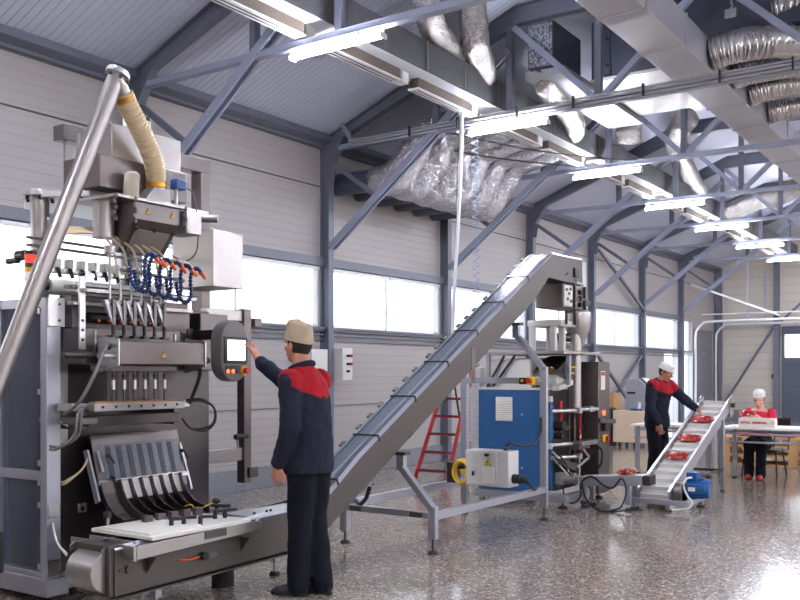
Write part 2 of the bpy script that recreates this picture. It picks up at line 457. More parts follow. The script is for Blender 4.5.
struct('wall_right', MB().box(RX, RX+.15, -1.5, YE, 0, .9).box(RX, RX+.15, -1.5, YE, 3.7, 4.62), M['wall'])
struct('wall_back', MB().box(-8.02, RX+.15, -1.65, -1.5, 0, 5.95), M['wall_end'])
rf = MB()
zr = lambda x: 4.85+.4*(x+7.2)
rf.prism([(-8.1, zr(-8.1)), (-4.95, ZK), (RX-2.8, ZK), (RX+.2, ZK-1.2), (RX+.2, ZK-1.05), (RX-2.8, ZK+.15), (-4.95, ZK+.15), (-8.1, zr(-8.1)+.15)], 'y', -1.5, YE+.15)
struct('ceiling', rf, M['roof'])
struct('baseboard_left', MB().box(XW, XW+.05, y0, 23.85, 0, .26), M['plinth'], .005)
struct('baseboard_end', MB().box(XW, -6.2, YE-.05, YE, 0, .3), M['plinth'], .005)
ev = MB(); ev.prism([(XW, 4.46), (XW+.05, 4.46), (XW+.05, 4.50), (XW+.16, 4.54), (XW+.16, 4.62), (XW+.03, 4.68), (XW, 4.68)], 'y', y0, YE)
struct('trim_2', ev, M['frame'], .004)
struct('trim_3', MB().box(XW, XW+.025, y0, YE, 3.935, 3.945).box(XW, XW+.012, y0, 23.85, .975, .983).box(XW, XW+.01, y0, 23.85, 4.445, 4.46), M['seam'])
fl = MB(); fl.box(XW, XW+.05, y0, 25.05, 2.87, 2.99)
struct('trim_4', fl, M['flash'], .004)
sl = MB()
for z, d in ((1.86, .03), (1.93, .045), (1.985, .07), (2.015, .09)): sl.box(XW, XW+d, y0, 25.05, z, z+.03)
struct('trim_5', sl, M['flash'], .003)
# windows: one per bay, two panes with a mullion, a roller blind headrail and cords
for i in range(7):
    a, b = FY[i]+.07, FY[i+1]-.07
    f = MB(); x0, x1 = -8.0, -7.92
    f.box(x0, x1, a, b, 2.046, 2.06); f.box(x0, x1, a, b, 2.855, 2.87); f.box(x0, x1, a, a+.02, 2.06, 2.855); f.box(x0, x1, b-.02, b, 2.06, 2.855)
    c = (a+b)/2; f.box(x1-.03, x1, c-.012, c+.012, 2.06, 2.855)
    o = struct('window_%d' % (i+1), f, M['white_frame'], .003)
    for p, q in ((a+.02, c-.012), (c+.012, b-.02)):
        MB().box(-7.965, -7.96, p, q, 2.06, 2.855).build('pane', M['glass'], o)
        bl = MB(); bl.box(-7.915, -7.875, p, q, 2.815, 2.855)
        for k in range(3): bl.box(-7.912, -7.878, p+.02, q-.02, 2.062+.009*k, 2.066+.009*k)
        for yy in (p+.05, q-.05):
            bl.cyl((-7.89, yy, 2.78), (-7.89, yy, 2.05), .0025, n=5)
            for k in range(28): bl.box(-7.91, -7.88, yy-.03, yy+.03, 2.14+.0225*k, 2.1425+.0225*k)
        bl.build('blind', M['white_frame'], o)
# open doorway to the yard, its frame, and a closed sectional door with its tracks
for k_, (ya, yb) in enumerate(((23.85, 25.04), (25.18, 26.38))):
    d = MB(); d.box(-8.04, -7.88, ya, ya+.05, 0, 1.98); d.box(-8.04, -7.88, yb-.05, yb, 0, 1.98); d.box(-8.04, -7.88, ya+.05, yb-.05, 1.93, 1.98)
    o = struct('door_%d' % (1+k_*3), d, M['white_frame'], .004)
    MB().box(-7.97, -7.965, ya+.05, yb-.05, .02, 1.93).build('pane', M['glass'], o)
MB().box(-7.97, -7.965, 25.18, 26.38, 2.046, 2.87).build('pane', M['glass'], o)
o2 = struct('door_2', MB().box(-8.0, -7.94, 26.5, 28.5, 0, 2.68), M['door_grey'])
MB().box(-7.94, -7.90, 27.4, 27.6, 1.95, 1.99).build('door_handle', M['steel_lt'], o2)
g = MB(); g.box(-5.98, -1.15, YE-.08, YE-.02, 0, 1.86).box(-5.98, -1.15, YE-.08, YE-.02, 2.55, 2.78).box(-5.98, -5.92, YE-.08, YE-.02, 1.86, 2.55).box(-1.2, -1.15, YE-.08, YE-.02, 1.86, 2.55)
for k in range(1, 4): x = -5.92+4.72*k/4; g.box(x-.04, x+.04, YE-.08, YE-.02, 1.86, 2.55)
o3 = struct('door_3', g, M['gate'])
MB().box(-5.92, -1.2, YE-.055, YE-.05, 1.86, 2.55).build('pane', M['glass'], o3)
t = thing('door_track', 'white curved overhead track of the sectional door, the rail nearer the camera', 'track', (-7.6, 26.4, 0))
def track(y, p):
    MB().tube([(-7.82, y, .05), (-7.82, y, 1.6), (-7.82, y, 2.45), (-7.76, y, 2.66), (-7.6, y, 2.82), (-7.35, y, 2.87), (-5.5, y, 2.88), (-2.5, y, 2.89)], .035, 8, 4).build('rail', M['white_frame'], p)
    for x in (-6.4, -4.4): MB().bar((x, y, 2.9), (x, y, 4.45), .03, .03).build('hanger', M['frame_light'], p)
track(26.42, t)
t = thing('door_track', 'curved overhead track of the sectional door, the far rail beside the end wall', 'track', (-7.6, 28.5, 0)); track(28.48, t)
tag(MB().cyl((-7.7, 26.6, 3.08), (-2.5, 26.9, 3.10), .02, n=8).build('pipe', M['white_frame']), 'thin pale pipe running level just above the door tracks', 'pipe')
tag(MB().bar((-7.8, 25.9, 3.9), (-5.55, 26.42, 2.98), .05, .05).build('stay_rod', M['white_frame']), 'pale sloping stay rod from the left wall down to the door tracks', 'rod')

# ------------------------------------------------------------------ steel frames
def frame(y, label, extra=()):
    t = thing('portal_frame', label, 'steel frame', (-7.5, y, 0), 0, 'steel portal frames of the hall')
    out = [(-7.89, .0), (-7.89, 4.55), (-7.6, 4.67), (-4.95, ZK-.01), (RX-2.8, ZK-.01)]
    inn = [(-7.76, .0), (-7.76, 4.0), (-7.72, 4.25), (-7.50, 4.585), (-4.93, 5.53), (RX-2.8, 5.53)]
    m = MB(); m.prism(out + inn[::-1], 'y', y-.012, y+.012)
    def flange(L, th, s):
        for i in range(len(L)-1):
            p, q = Vector((L[i][0], y, L[i][1])), Vector((L[i+1][0], y, L[i+1][1])); m.bar(p, q, .11, th, (0, 0, 1) if abs(q.x-p.x) > .01 else (1, 0, 0))
    flange(out, .018, 1); flange(inn, .018, 1)
    m.build('rafter_column', M['frame'], t)
    MB().box(-7.90, -7.58, y-.12, y+.12, 0, .02).build('base_plate', M['frame'], t)
    MB().bar((-7.62, y, 4.44), (RX-2.0, y, 4.44), .09, .06).build('bottom_chord', M['frame_light'], t)
    for x, z1 in ((-6.08, 5.02), (-5.05, 5.5), (-3.95, 5.53), (-1.55, 5.53), (.8, 5.53)):
        MB().bar((x, y, 4.48), (x, y, z1+.02), .075, .075).build('post', M['frame'], t)
    for p, q in (((-5.0, 5.5), (-3.98, 4.49)), ((-3.9, 4.49), (-2.78, 5.52)), ((-2.7, 5.52), (-1.6, 4.49)), ((-1.5, 4.49), (-.4, 5.52))):
        MB().bar((p[0], y, p[1]), (q[0], y, q[1]), .07, .07).build('diagonal', M['frame_light'], t)
    b = MB(); b.bar((-7.74, y-.045, 3.12), (-5.06, y-.045, 5.24), .03, .085).bar((-7.74, y+.045, 3.12), (-5.06, y+.045, 5.24), .03, .085)
    b.build('knee_brace', M['frame_light'], t)
    MB().bar((-7.68, y, 4.22), (-6.98, y, 3.72), .06, .06).build('strut', M['frame'], t)
    return t
names = ['grey steel portal frame nearest the camera, behind the filling machine and pipe',
         'second grey steel portal frame, column by the wall switch box, conduits along its beam',
         'third grey steel portal frame, column behind the white hanging pipe',
         'fourth grey steel portal frame, column just left of the elevator head',
         'fifth grey steel portal frame, column right of the elevator head',
         'sixth grey steel portal frame, column behind the standing worker at the white belt',
         'farthest grey steel portal frame, beside the open yard doorway']
for y, l in zip([.5, 3.58]+FY[1:], ['grey steel portal frame at the back of the hall', 'grey steel portal frame left of the camera']+names): frame(y, l)
# bracing on the left wall between the fifth and sixth frames
def brace(p, q, label, n='wall_brace'):
    tag(MB().bar(p, q, .06, .06).build(n, M['frame']), label, 'brace', 'diagonal braces on the walls')
brace((-7.75, 18.9, 4.2), (-7.75, 21.9, 2.98), 'dark diagonal brace on the left wall above the windows')
brace((-7.72, 18.9, 1.84), (-7.72, 21.9, .14), 'diagonal brace below the windows falling towards the far end')
brace((-7.8, 18.9, .14), (-7.8, 21.9, 1.84), 'diagonal brace below the windows rising towards the far end')
tag(MB().bar((-6.11, YE-.14, 0), (-6.11, YE-.14, 5.7), .15, .15).build('wall_post', M['frame']), 'grey steel post on the end wall left of the dark gate', 'post')
brace((-7.65, YE-.1, .45), (-6.2, YE-.1, 2.78), 'diagonal brace on the end wall left of the dark gate, lower one')
brace((-6.05, YE-.1, 2.88), (-4.4, YE-.1, 4.45), 'diagonal brace on the end wall above the dark gate')
tag(MB().bar((-7.78, YE-.14, 0), (-7.78, YE-.14, 4.6), .18, .15).build('wall_post', M['frame']), 'grey steel post in the far left corner of the hall', 'post')
tag(MB().box(-6.24, -6.19, YE-.2, YE-.1, 1.25, 1.38).build('wall_switch', M['black']), 'small black switch on the end wall post by the gate', 'switch')

# ------------------------------------------------------------------ lamps under the tie beams
ords = ['nearest', 'second nearest', 'third nearest', 'fourth nearest', 'fifth nearest', 'sixth nearest', 'farthest']
lamp0 = None
for y, l in zip(FY[1:], ords):
    lab = '%s white tube lamp in the row under the tie beams' % l
    if lamp0 is None:
        t = thing('tube_lamp', lab, 'lamp', (-5.05, y-.06, 4.290), 0, 'tube lamps under the tie beams')
        MB().box(-5.57, -4.53, y-.072, y-.048, 4.325, 4.365).build('housing', M['white_enamel'], t, .003)
        m = MB()
        for dy in (-.079, -.041): m.cyl((-5.56, y+dy, 4.310), (-4.54, y+dy, 4.310), .013, n=10)
        m.build('tube', M['tube_light'], t)
        for x in (-5.57, -4.545): MB().box(x, x+.015, y-.105, y-.015, 4.285, 4.330).build('end_cap', M['white_enamel'], t)
        for x in (-5.3, -4.8): MB().cyl((x, y-.06, 4.365), (x, y-.06, 4.400), .006, n=6).build('hanger', M['steel_dk'], t)
        lamp0 = t
    else:
        c = copy_tree(lamp0); c.location = (-5.05, y-.06, 4.290); c['label'] = lab

for j, y in enumerate([.5, 3.58]):  # unseen lamps added to brighten the machine fronts
    c = copy_tree(lamp0); c.location = (-5.05, y-.06, 4.29); c['label'] = 'added white fill lamp continuing the left row out of view, %s' % ['first', 'second'][j]
nth = ['first', 'second', 'third', 'fourth', 'fifth', 'sixth', 'seventh', 'eighth', 'ninth']
for xr, row in ((1.4, 'middle'), (4.6, 'third'), (7.8, 'right-hand')):  # extra rows out of view, added as fill light
    for j, y in enumerate([.5]+FY):
        c = copy_tree(lamp0); c.location = (xr, y-.06, 4.29); c['label'] = 'added white fill lamp of the unseen %s row, %s from the back wall' % (row, nth[j]); c['group'] = 'added fill lamps of the unseen %s row' % row

# ------------------------------------------------------------------ ducts
t = thing('supply_duct', 'long grey foil-insulated air duct above the tube lamps', 'duct', (-5.4, 15, 4.62))
m = MB(); m.mat(0); m.box(-5.58, -5.25, 4.0, 27.2, 4.62, 4.945)
m.build('casing', M['duct_foil'], t, .006)
MB().box(-5.57, -5.26, 4.02, 27.18, 4.612, 4.62).build('bottom_panel', M['foil_lit'], t)
y = 4.3
while y < 27: MB().box(-5.585, -5.245, y, y+.03, 4.625, 4.95).build('joint_tape', M['seam'], t); y += .78
dif0 = None; k = 0
words_ = ['first', 'second', 'third', 'fourth', 'fifth', 'sixth', 'seventh', 'eighth', 'ninth', 'tenth', 'eleventh', 'twelfth', 'thirteenth', 'fourteenth', 'fifteenth']
for yf, nxt in zip(FY[:-1], FY[1:]):
    for dy in (.37, 1.84):
        ya = yf+dy
        lab = 'white slot air diffuser below the long grey duct, %s from the camera' % words_[k]; k += 1
        if dif0 is None:
            t = thing('slot_diffuser', lab, 'diffuser', (-5.5, ya, 4.53), 0, 'slot diffusers below the long duct')
            MB().box(-5.52, -5.42, ya, ya+1.12, 4.505, 4.62).build('plenum_box', M['brown_box'], t)
            m = MB(); m.mat(0); m.box(-5.545, -5.412, ya-.02, ya+1.14, 4.49, 4.505)
            m.mat(1)
            for x in (-5.515, -5.465): m.box(x, x+.016, ya+.03, ya+1.09, 4.487, 4.4905)
            m.build('slot_frame', [M['white_enamel'], M['black']], t)
            MB().box(-5.54, -5.42, ya+1.16, ya+1.28, 4.49, 4.61).build('bracket', M['white_enamel'], t, .004)
            dif0 = t; dy0 = ya
        else:
            c = copy_tree(dif0); c.location = (-5.5, ya, 4.53); c['label'] = lab
t = thing('exhaust_duct', 'wide galvanised rectangular duct running along the ceiling to the right', 'duct', (-3, 10, 4.62))
MB().box(-3.2, -2.76, 4, 17.6, 4.62, 4.945).build('casing', M['galv'], t, .006)
y = 4.4
while y < 17.5: MB().box(-3.21, -2.75, y, y+.035, 4.612, 4.953).build('flange_joint', M['galv'], t); y += 1.15
def corrugated(name, pts, r, mat, label, group=None, rings=60, amp=.07, cat='hose', n=18):
    tot = 0; res = 10
    o = MB().tube(pts, (lambda q: r*(1+amp*(1 if int(q*rings*2) % 2 else -1))), n, max(8, int(rings*2.6/(len(pts)-1)))).build(name, mat, sharp=1.2)
    return tag(o, label, cat, group)
for i, (yy, rr) in enumerate(((9.87, .17), (10.72, .16), (11.5, .16), (12.5, .16))):
    corrugated('flexible_duct', [(-2.76, yy, 4.80), (-2.5, yy+.04, 4.84), (-2.15, yy+.3, 4.9), (-1.6, yy+.75, 4.86), (-1.1, yy+1.2, 4.8)], rr, M['hose_silver'],
               '%s silver ribbed flexible duct branching right off the galvanised duct' % ['nearest', 'second nearest', 'third nearest', 'farthest'][i], 'ribbed flexible ducts off the galvanised duct', 44, .035)
for i, (x, yy, zz) in enumerate(((-1.75, 10.3, 5.3), (-1.5, 11.6, 5.3))):
    corrugated('flexible_duct', [(x-.5, yy, zz), (x, yy+.1, zz+.04), (x+.8, yy+.5, zz), (x+1.5, yy+.9, zz)], .16, M['hose_silver'], 'silver ribbed flexible duct high in the right corner, %s of two' % ['nearer', 'farther'][i], 'ribbed flexible ducts in the right corner', 30, .06)
# foil-wrapped hoses: lumpy tubes
def foil_hose(pts, r, label, mat='foil', group=None, seed=0):
    m = MB(); m.tube(pts, list(r) if hasattr(r, '__len__') else r, 40, 22)
    rr = r[0] if hasattr(r, '__len__') else r
    o = m.build('foil_hose', M[mat], sharp=3)
    for nm_, sc_, st_ in (('crumple', .09, rr*.13), ('crinkle', .04, rr*.06)):
        tx = bpy.data.textures.new(nm_, 'CLOUDS'); tx.noise_scale = sc_; tx.noise_type = 'HARD_NOISE'
        d = o.modifiers.new(nm_, 'DISPLACE'); d.texture = tx; d.strength = st_; d.mid_level = .5; d.texture_coords = 'GLOBAL'
    return tag(o, label, 'hose', group)
GH = 'foil hoses from the wall pipes'
for i in range(6):
    yy = 10.02+.50*i
    tag(MB().cyl((-7.9, yy, 4.02), (-7.1, yy, 4.02), .15, n=24).build('wall_pipe', M['ahu']), 'grey round air pipe through the left wall, %s from the camera' % words_[i], 'pipe', 'grey pipes through the left wall')
    foil_hose([(-7.3, yy, 4.06), (-7.14, yy+.01, 4.01), (-6.92, yy+.02, 4.02), (-6.68, yy+.03, 4.26), (-6.44, yy+.05, 4.55), (-6.0, yy+.06, 4.66), (-5.62, yy+.08, 4.76)], (.15, .20, .225, .215, .165, .145, .14), 'crumpled foil hose bending from the wall pipe to the duct, %s from the camera' % words_[i], 'foil', GH, i)
GF = 'foil hoses on top of the long duct'
hs = [([(-5.22, 8.05, 5.60), (-5.24, 8.12, 5.4), (-5.3, 8.4, 5.15), (-5.4, 8.9, 5.08), (-5.45, 9.3, 4.95)], .155, 'foil hose dropping onto the long duct, nearest the camera'),
      ([(-5.08, 8.85, 5.6), (-5.09, 8.9, 5.4), (-5.14, 9.05, 5.12), (-5.25, 9.35, 5.06), (-5.35, 9.6, 4.95)], .165, 'second foil hose dropping onto the long duct'),
      ([(-4.7, 9.9, 5.1), (-4.85, 10.3, 4.95), (-4.95, 10.9, 4.9), (-5.05, 11.5, 4.85), (-5.25, 12.0, 4.8)], .16, 'foil hose running low beside the long duct below the air unit'),
      ([(-4.9, 13.3, 5.6), (-4.95, 13.4, 5.4), (-5.0, 13.5, 5.2), (-5.05, 13.6, 4.95)], .2, 'foil hose curving into the long duct beyond the air unit'),
      ([(-4.45, 14.6, 5.45), (-4.6, 14.8, 5.42), (-4.9, 15.4, 5.34), (-5.1, 16.4, 5.2), (-5.28, 17.6, 5.06), (-5.35, 18.3, 4.95)], .19, 'second foil hose curving down beyond the air unit'),
      ([(-3.6, 19.5, 5.2), (-4.1, 19.6, 5.0), (-4.6, 19.7, 4.95), (-5.2, 19.9, 4.8)], .2, 'foil hose lying level across to the duct far back'),
      ([(-3.6, 21.0, 5.4), (-3.6, 21.0, 5.0), (-3.65, 21.1, 4.75), (-3.7, 21.2, 4.55)], .22, 'thick foil hose hanging far back at the right')]
for i, (p, r, l) in enumerate(hs): foil_hose(p, r, l, 'foil_warm', GF, 20+i)
t = thing('air_unit', 'dark grey ceiling air handling unit with yellow sticker above the tie beams', 'air unit', (-4, 11, 4.98))
MB().box(-4.4, -3.3, 10.6, 12.3, 5.0, 5.70).build('casing', M['ahu'], t, .01)  # carried up to the roof; its upper part stands in for shade there
MB().box(-4.4, -3.25, 10.58, 12.32, 4.965, 5.0).build('lit_underside', M['white_enamel'], t)  # white sheet: the strong light on the unit's underside painted in
MB().box(-4.3, -4.24, 10.57, 10.6, 5.25, 5.34).build('sticker', M['yellow_sign'], t)
MB().box(-4.39, -4.15, 10.575, 10.6, 5.02, 5.62).build('access_panel', M['ahu'], t, .006)
for z in (5.12, 5.44): MB().box(-4.2, -4.17, 10.55, 10.58, z, z+.03).build('latch', M['black'], t)
m = MB(); m.mat(0)
m.prism([(9.8, 5.0), (10.6, 5.0), (10.6, 5.52), (9.8, 5.52)], 'x', -4.86, -4.54); m.mat(1); m.box(-4.85, -4.55, 9.79, 9.8, 5.01, 5.51)
m.build('intake_box', [M['ahu'], M['speck']], t, .004)
tag(MB().box(-4.92, -4.42, 9.85, 12.5, 4.90, 4.985).build('flat_duct', M['galv']), 'flat galvanised duct below the speckled intake box of the air unit', 'duct')
t = thing('air_unit', 'dark ceiling air unit hung on a chain above the galvanised duct', 'air unit', (-2.5, 10.2, 5.2))
MB().box(-3.15, -1.9, 10.2, 11.4, 5.08, 5.6).build('casing', M['ahu'], t, .01)
m = MB(); m.mat(0); m.box(-1.9, -1.5, 10.2, 11.2, 5.25, 5.65); m.mat(1); m.box(-1.88, -1.52, 10.19, 10.2, 5.26, 5.64)
m.build('intake_box', [M['ahu'], M['speck']], t)
m = MB()
for k in range(9): m.ball((-2.62+.012*(k % 2), 10.12+.004*k, 5.32+.04*k), (.012, .012, .026), 8, 6)
m.box(-2.68, -2.56, 10.1, 10.2, 5.22, 5.32).build('chain', M['steel_lt'], t)
# conduits along the second tie beam
t = thing('conduit_bundle', 'bundle of silver conduits strapped along the second tie beam', 'conduit', (-7, 9.6, 4.420))
for k, (dy, z) in enumerate(((-.075, 4.490), (-.085, 4.455), (-.075, 4.420))):
    MB().tube([(-7.5, 9.72+dy, z+.24), (-7.38, 9.72+dy, z+.10), (-7.2, 9.72+dy, z), (-5.5, 9.72+dy, z+.01), (1.0, 9.72+dy, z+.01)], .014, 8, 5).build('conduit', M['galv'], t)
for x in (-6.4, -5.7, -4.9, -4.2, -3.4, -2.6, -1.9):
    m = MB(); m.box(x, x+.015, 9.56, 9.60, 4.390, 4.520); m.build('strap', M['black'], t)

tag(MB().tube([(-5.5, 9.36, 4.53), (-5.51, 9.36, 4.1), (-5.54, 9.35, 3.3), (-5.6, 9.33, 2.2), (-5.62, 9.33, 1.2)], .022, 10, 5).build('hanging_pipe', M['white_frame']), 'thin white hanging pipe coming down behind the inclined conveyor', 'pipe')
hp = []
for k in range(420):
    q = k/419; zz = 4.2-3.6*q; r = .035
    hp.append((-5.41+.03*q+r*math.cos(k*.62), 9.5+.03*q+r*math.sin(k*.62), zz))
tag(MB().tube(hp, .005, 5, 0).build('coil_hose', M['pale_blue']), 'pale blue spiral air hose hanging beside the white pipe', 'hose')
# wires crossing left of the third frame
for i, (a, b) in enumerate((((-6.9, 9.8, 4.5), (-5.3, 12.6, 4.42)), ((-6.2, 9.8, 4.5), (-4.7, 12.6, 4.44)))):
    a, b = Vector(a), Vector(b); mid = (a+b)/2-Vector((0, 0, .06))
    tag(MB().tube([a, mid, b], .008, 6, 6).build('wire', M['black']), '%s thin black wire slung between the second and third tie beams' % ['left', 'right'][i], 'wire', 'black wires slung between the tie beams')

# electric box on the wall beside the second column
t = thing('switch_box', 'grey electric box with black and red switches on the wall by the second column', 'electric box', (-7.5, 9.7, 1.4))
MB().box(-7.90, -7.70, 9.25, 9.58, 1.36, 1.74).build('casing', M['white_enamel'], t, .006)
MB().box(-7.90, -7.62, 9.80, 10.02, 1.33, 1.76).build('casing', M['white_enamel'], t, .006)
for z, mm in ((1.66, 'black'), (1.55, 'black'), (1.45, 'black')): MB().cyl((-7.62, 9.9, z), (-7.58, 9.9, z), .018, n=10).build('knob', M[mm], t)
for z in (1.66, 1.55): MB().cyl((-7.62, 9.97, z), (-7.59, 9.97, z), .02, n=10).build('button', M['red'], t)

# ================================================================== MACHINE A: multi-lane filling machine (left)
A = thing('filling_machine', 'large stainless multi-lane stick filling machine at the left with hopper and touch screen', 'packing machine', (-5.5, 4.2, 0))
def PA(mb, name, mat, bev=0, parent=None, **k): return mb.build(name, M[mat] if isinstance(mat, str) else mat, parent or A, bev, **k)
# body
PA(MB().box(-6.15, -5.16, 3.62, 4.93, .16, 1.86), 'body', 'steel_dk', .01)
PA(MB().box(-5.16, -5.13, 3.60, 4.95, .16, 1.90), 'back_plate', 'steel_dk', .004)
m = MB(); m.box(-6.3, -4.97, 3.44, 3.60, .05, .165); m.box(-5.25, -5.09, 3.60, 4.98, .05, .16); m.box(-6.3, -6.14, 3.60, 4.98, .05, .16)
PA(m, 'base_frame', 'alu', .006)
for x, y in ((-5.35, 3.52), (-6.2, 3.52), (-5.17, 4.9), (-6.2, 4.9)):
    f = PA(MB().cyl((x, y, .02), (x, y, .06), .022, n=12), 'foot', 'steel_dk'); PA(MB().cyl((x, y, 0), (x, y, .022), .04, n=14), 'foot_pad', 'rubber', parent=f)
# guard door on the near side: posts, rails, two clear panels
for x0, x1, y0, y1 in ((-5.035, -4.97, 3.44, 3.54), (-5.53, -5.46, 3.44, 3.50), (-6.2, -6.14, 3.44, 3.50)): PA(MB().box(x0, x1, y0, y1, .165, 1.90), 'guard_post', 'alu', .004)
for z0, z1 in ((.765, .825), (1.84, 1.90), (.165, .2)): PA(MB().box(-6.14, -5.035, 3.445, 3.495, z0, z1), 'guard_rail', 'alu', .003)
for z0, z1 in ((.2, .765), (.825, 1.84)):
    PA(MB().box(-5.46, -5.035, 3.465, 3.471, z0, z1), 'guard_panel', 'acrylic'); PA(MB().box(-6.14, -5.53, 3.465, 3.471, z0, z1), 'guard_panel', 'acrylic')
for z in (.22, .60, .74, .86, 1.3, 1.8):
    PA(MB().box(-5.055, -5.035, 3.435, 3.447, z, z+.035), 'panel_clip', 'steel_lt')
PA(MB().box(-4.972, -4.962, 3.45, 3.52, .54, .62), 'latch', 'steel_lt', .003); PA(MB().box(-4.972, -4.962, 3.45, 3.53, .18, .28), 'hinge', 'steel_br', .002)
PA(MB().box(-4.972, -4.955, 3.44, 3.56, 1.72, 1.90), 'corner_bracket', 'steel_lt', .003)
for z in (1.76, 1.86): PA(MB().cyl((-4.956, 3.52, z), (-4.95, 3.52, z), .008, n=8), 'bolt', 'steel_dk')
# things seen through the panels
m = MB(); pts = []
for k in range(160):
    q = k/159; pts.append((-5.22+.05*math.cos(k*.75)*(0.7+.5*q), 3.70+.05*math.sin(k*.75)*(.7+.5*q), .64-.33*q))
PA(m.tube(pts, .0045, 6, 0), 'coil_hose', 'blue_hose')
PA(MB().box(-5.25, -5.20, 3.66, 3.70, .66, .74), 'coil_fitting', 'blue_hose')
m = MB()
for k in range(9):
    rr = .045+.004*k; m.tube([(-5.22+rr*math.cos(t*PI/6), 3.66, .33+rr*.9*math.sin(t*PI/6)) for t in range(12)], .004, 6, 2, closed=True)
PA(m, 'hose_loop', 'blue_hose')
PA(MB().cyl((-5.22, 3.6, 1.38), (-5.22, 3.6, 1.52), .03, n=14), 'air_filter', 'white_plastic')
PA(MB().box(-5.26, -5.14, 3.585, 3.6, 1.12, 1.15), 'valve_block', 'white_plastic', .004)
PA(MB().tube([(-5.2, 3.58, 1.38), (-5.17, 3.58, 1.28), (-5.1, 3.58, 1.16), (-4.98, 3.60, 1.1)], .008, 8), 'air_tube', 'white_plastic')
# warm bright column strip and little sockets on the plate
for z0, z1 in ((.98, 1.12), (1.22, 1.55)): PA(MB().box(-5.13, -5.12, 3.64, 3.70, z0, z1), 'cover_strip', 'steel_lt', .002)
s_ = PA(MB().box(-5.13, -5.115, 3.78, 3.84, .52, .58), 'socket', 'steel_lt', .003); PA(MB().box(-5.116, -5.112, 3.795, 3.82, .53, .56), 'socket_hole', 'black', parent=s_)
# dark deck and hardware below the hopper
PA(MB().box(-5.13, -4.86, 3.64, 4.42, 1.49, 1.72), 'forming_block', 'steel_br', .006)
PA(MB().box(-5.13, -5.0, 3.64, 4.62, 1.72, 1.93), 'drive_recess', 'steel_dk', .004)
for y in (3.70, 4.36): PA(MB().box(-4.87, -4.85, y, y+.012, 1.55, 1.70), 'guide_rail', 'steel_lt')
m = MB(); m.box(-4.90, -4.80, 3.60, 4.52, 1.935, 1.96); m.box(-4.99, -4.93, 3.6, 4.6, 1.86, 1.885)
PA(m, 'cross_rail', 'steel', .003)
PA(MB().box(-5.0, -4.93, 3.58, 4.66, 1.965, 1.985), 'tool_rail', 'steel_dk', .003)
br = MB(); br.box(-4.86, -4.845, 3.585, 3.63, 1.58, 2.06); br.box(-4.86, -4.845, 3.585, 3.70, 2.03, 2.06)
PA(br, 'flat_bracket', 'steel_lt', .003)
for z in (1.64, 1.70, 1.76, 1.94): PA(MB().cyl((-4.848, 3.607, z), (-4.842, 3.607, z), .010, n=10), 'bracket_hole', 'black')
PA(MB().cyl((-4.97, 3.74, 1.79), (-4.97, 4.32, 1.79), .035, n=18), 'roller', 'black')
PA(MB().box(-5.0, -4.985, 4.40, 4.62, 1.55, 1.88), 'side_plate', 'steel_br', .004)
PA(MB().box(-5.25, -4.98, 4.72, 5.0, 1.45, 1.87), 'gear_housing', 'steel_br', .008)
for z in (1.7,): PA(MB().box(-5.0, -4.975, 4.60, 4.64, z-.04, z+.05), 'hinge', 'steel_dk', .003)
lane_y = [3.765+.083*i for i in range(6)]
for y in lane_y:
    u = PA(MB().bar((-4.80, y-.018, 1.895), (-4.76, y+.012, 1.73), .052, .035, (1, 0, 0), .28), 'filling_funnel', 'steel_lt', .003)
    PA(MB().bar((-4.765, y+.012, 1.9), (-4.765, y+.012, 1.74), .018, .02), 'feed_blade', 'steel_br', parent=u)
    PA(MB().cyl((-4.76, y+.005, 1.74), (-4.76, y+.005, 1.665), .011, n=10), 'nozzle', 'rubber', parent=u)
    PA(MB().box(-4.79, -4.73, y-.022, y+.026, 1.655, 1.672), 'nozzle_clamp', 'steel_dk', .002, parent=u)
    PA(MB().cyl((-4.80, y+.012, 1.89), (-4.80, y+.012, 2.02), .0085, n=8), 'plunger_rod', 'steel_lt', parent=u)
    PA(MB().ball((-4.785, y+.012, 1.865), (.02, .02, .016), 10, 6), 'knob', 'black', parent=u)
    PA(MB().cyl((-4.985, y+.03, 1.77), (-4.925, y+.03, 1.77), .009, n=8), 'indicator', 'orange', parent=u)
# cross sealing head box
sb = PA(MB().box(-4.80, -4.62, 3.71, 4.42, 1.485, 1.635), 'sealing_head', 'steel_br', .008)
for y in (3.70, 4.42): PA(MB().prism([(-4.61, 1.645), (-4.61, 1.478), (-4.81, 1.43), (-4.81, 1.67)], 'y', y-.008, y+.004), 'head_plate', 'steel_lt', .002, parent=sb)
warning_sign('warning_sign', sb, (-4.62, 4.06, 1.545), .05)
PA(MB().cyl((-4.72, 3.54, 1.545), (-4.72, 3.70, 1.545), .011, n=10).cyl((-4.72, 3.38, 1.545), (-4.72, 3.56, 1.545), .022, n=12), 'guide_rod', 'steel_dk')
PA(MB().cyl((-4.66, 3.585, 1.54), (-4.66, 3.70, 1.54), .021, n=16), 'cylinder', 'steel_lt')
PA(MB().ball((-4.70, 3.695, 1.60), (.02, .012, .024), 10, 6), 'cable_gland', 'black')
PA(MB().tube([(-4.69, 3.69, 1.605), (-4.64, 3.62, 1.59), (-4.62, 3.52, 1.42), (-4.68, 3.46, 1.26), (-4.88, 3.5, 1.18)], .011, 8, 6), 'cable', 'grey_plastic')
PA(MB().cyl((-4.72, 4.42, 1.52), (-4.72, 4.52, 1.52), .03, n=14).cyl((-4.72, 4.50, 1.52), (-4.72, 4.55, 1.52), .02, n=12), 'rotary_knob', 'black')
PA(MB().tube([(-4.72, 4.47, 1.50), (-4.74, 4.48, 1.40), (-4.78, 4.46, 1.28), (-4.80, 4.45, 1.22)], .013, 8, 5), 'cable', 'black')
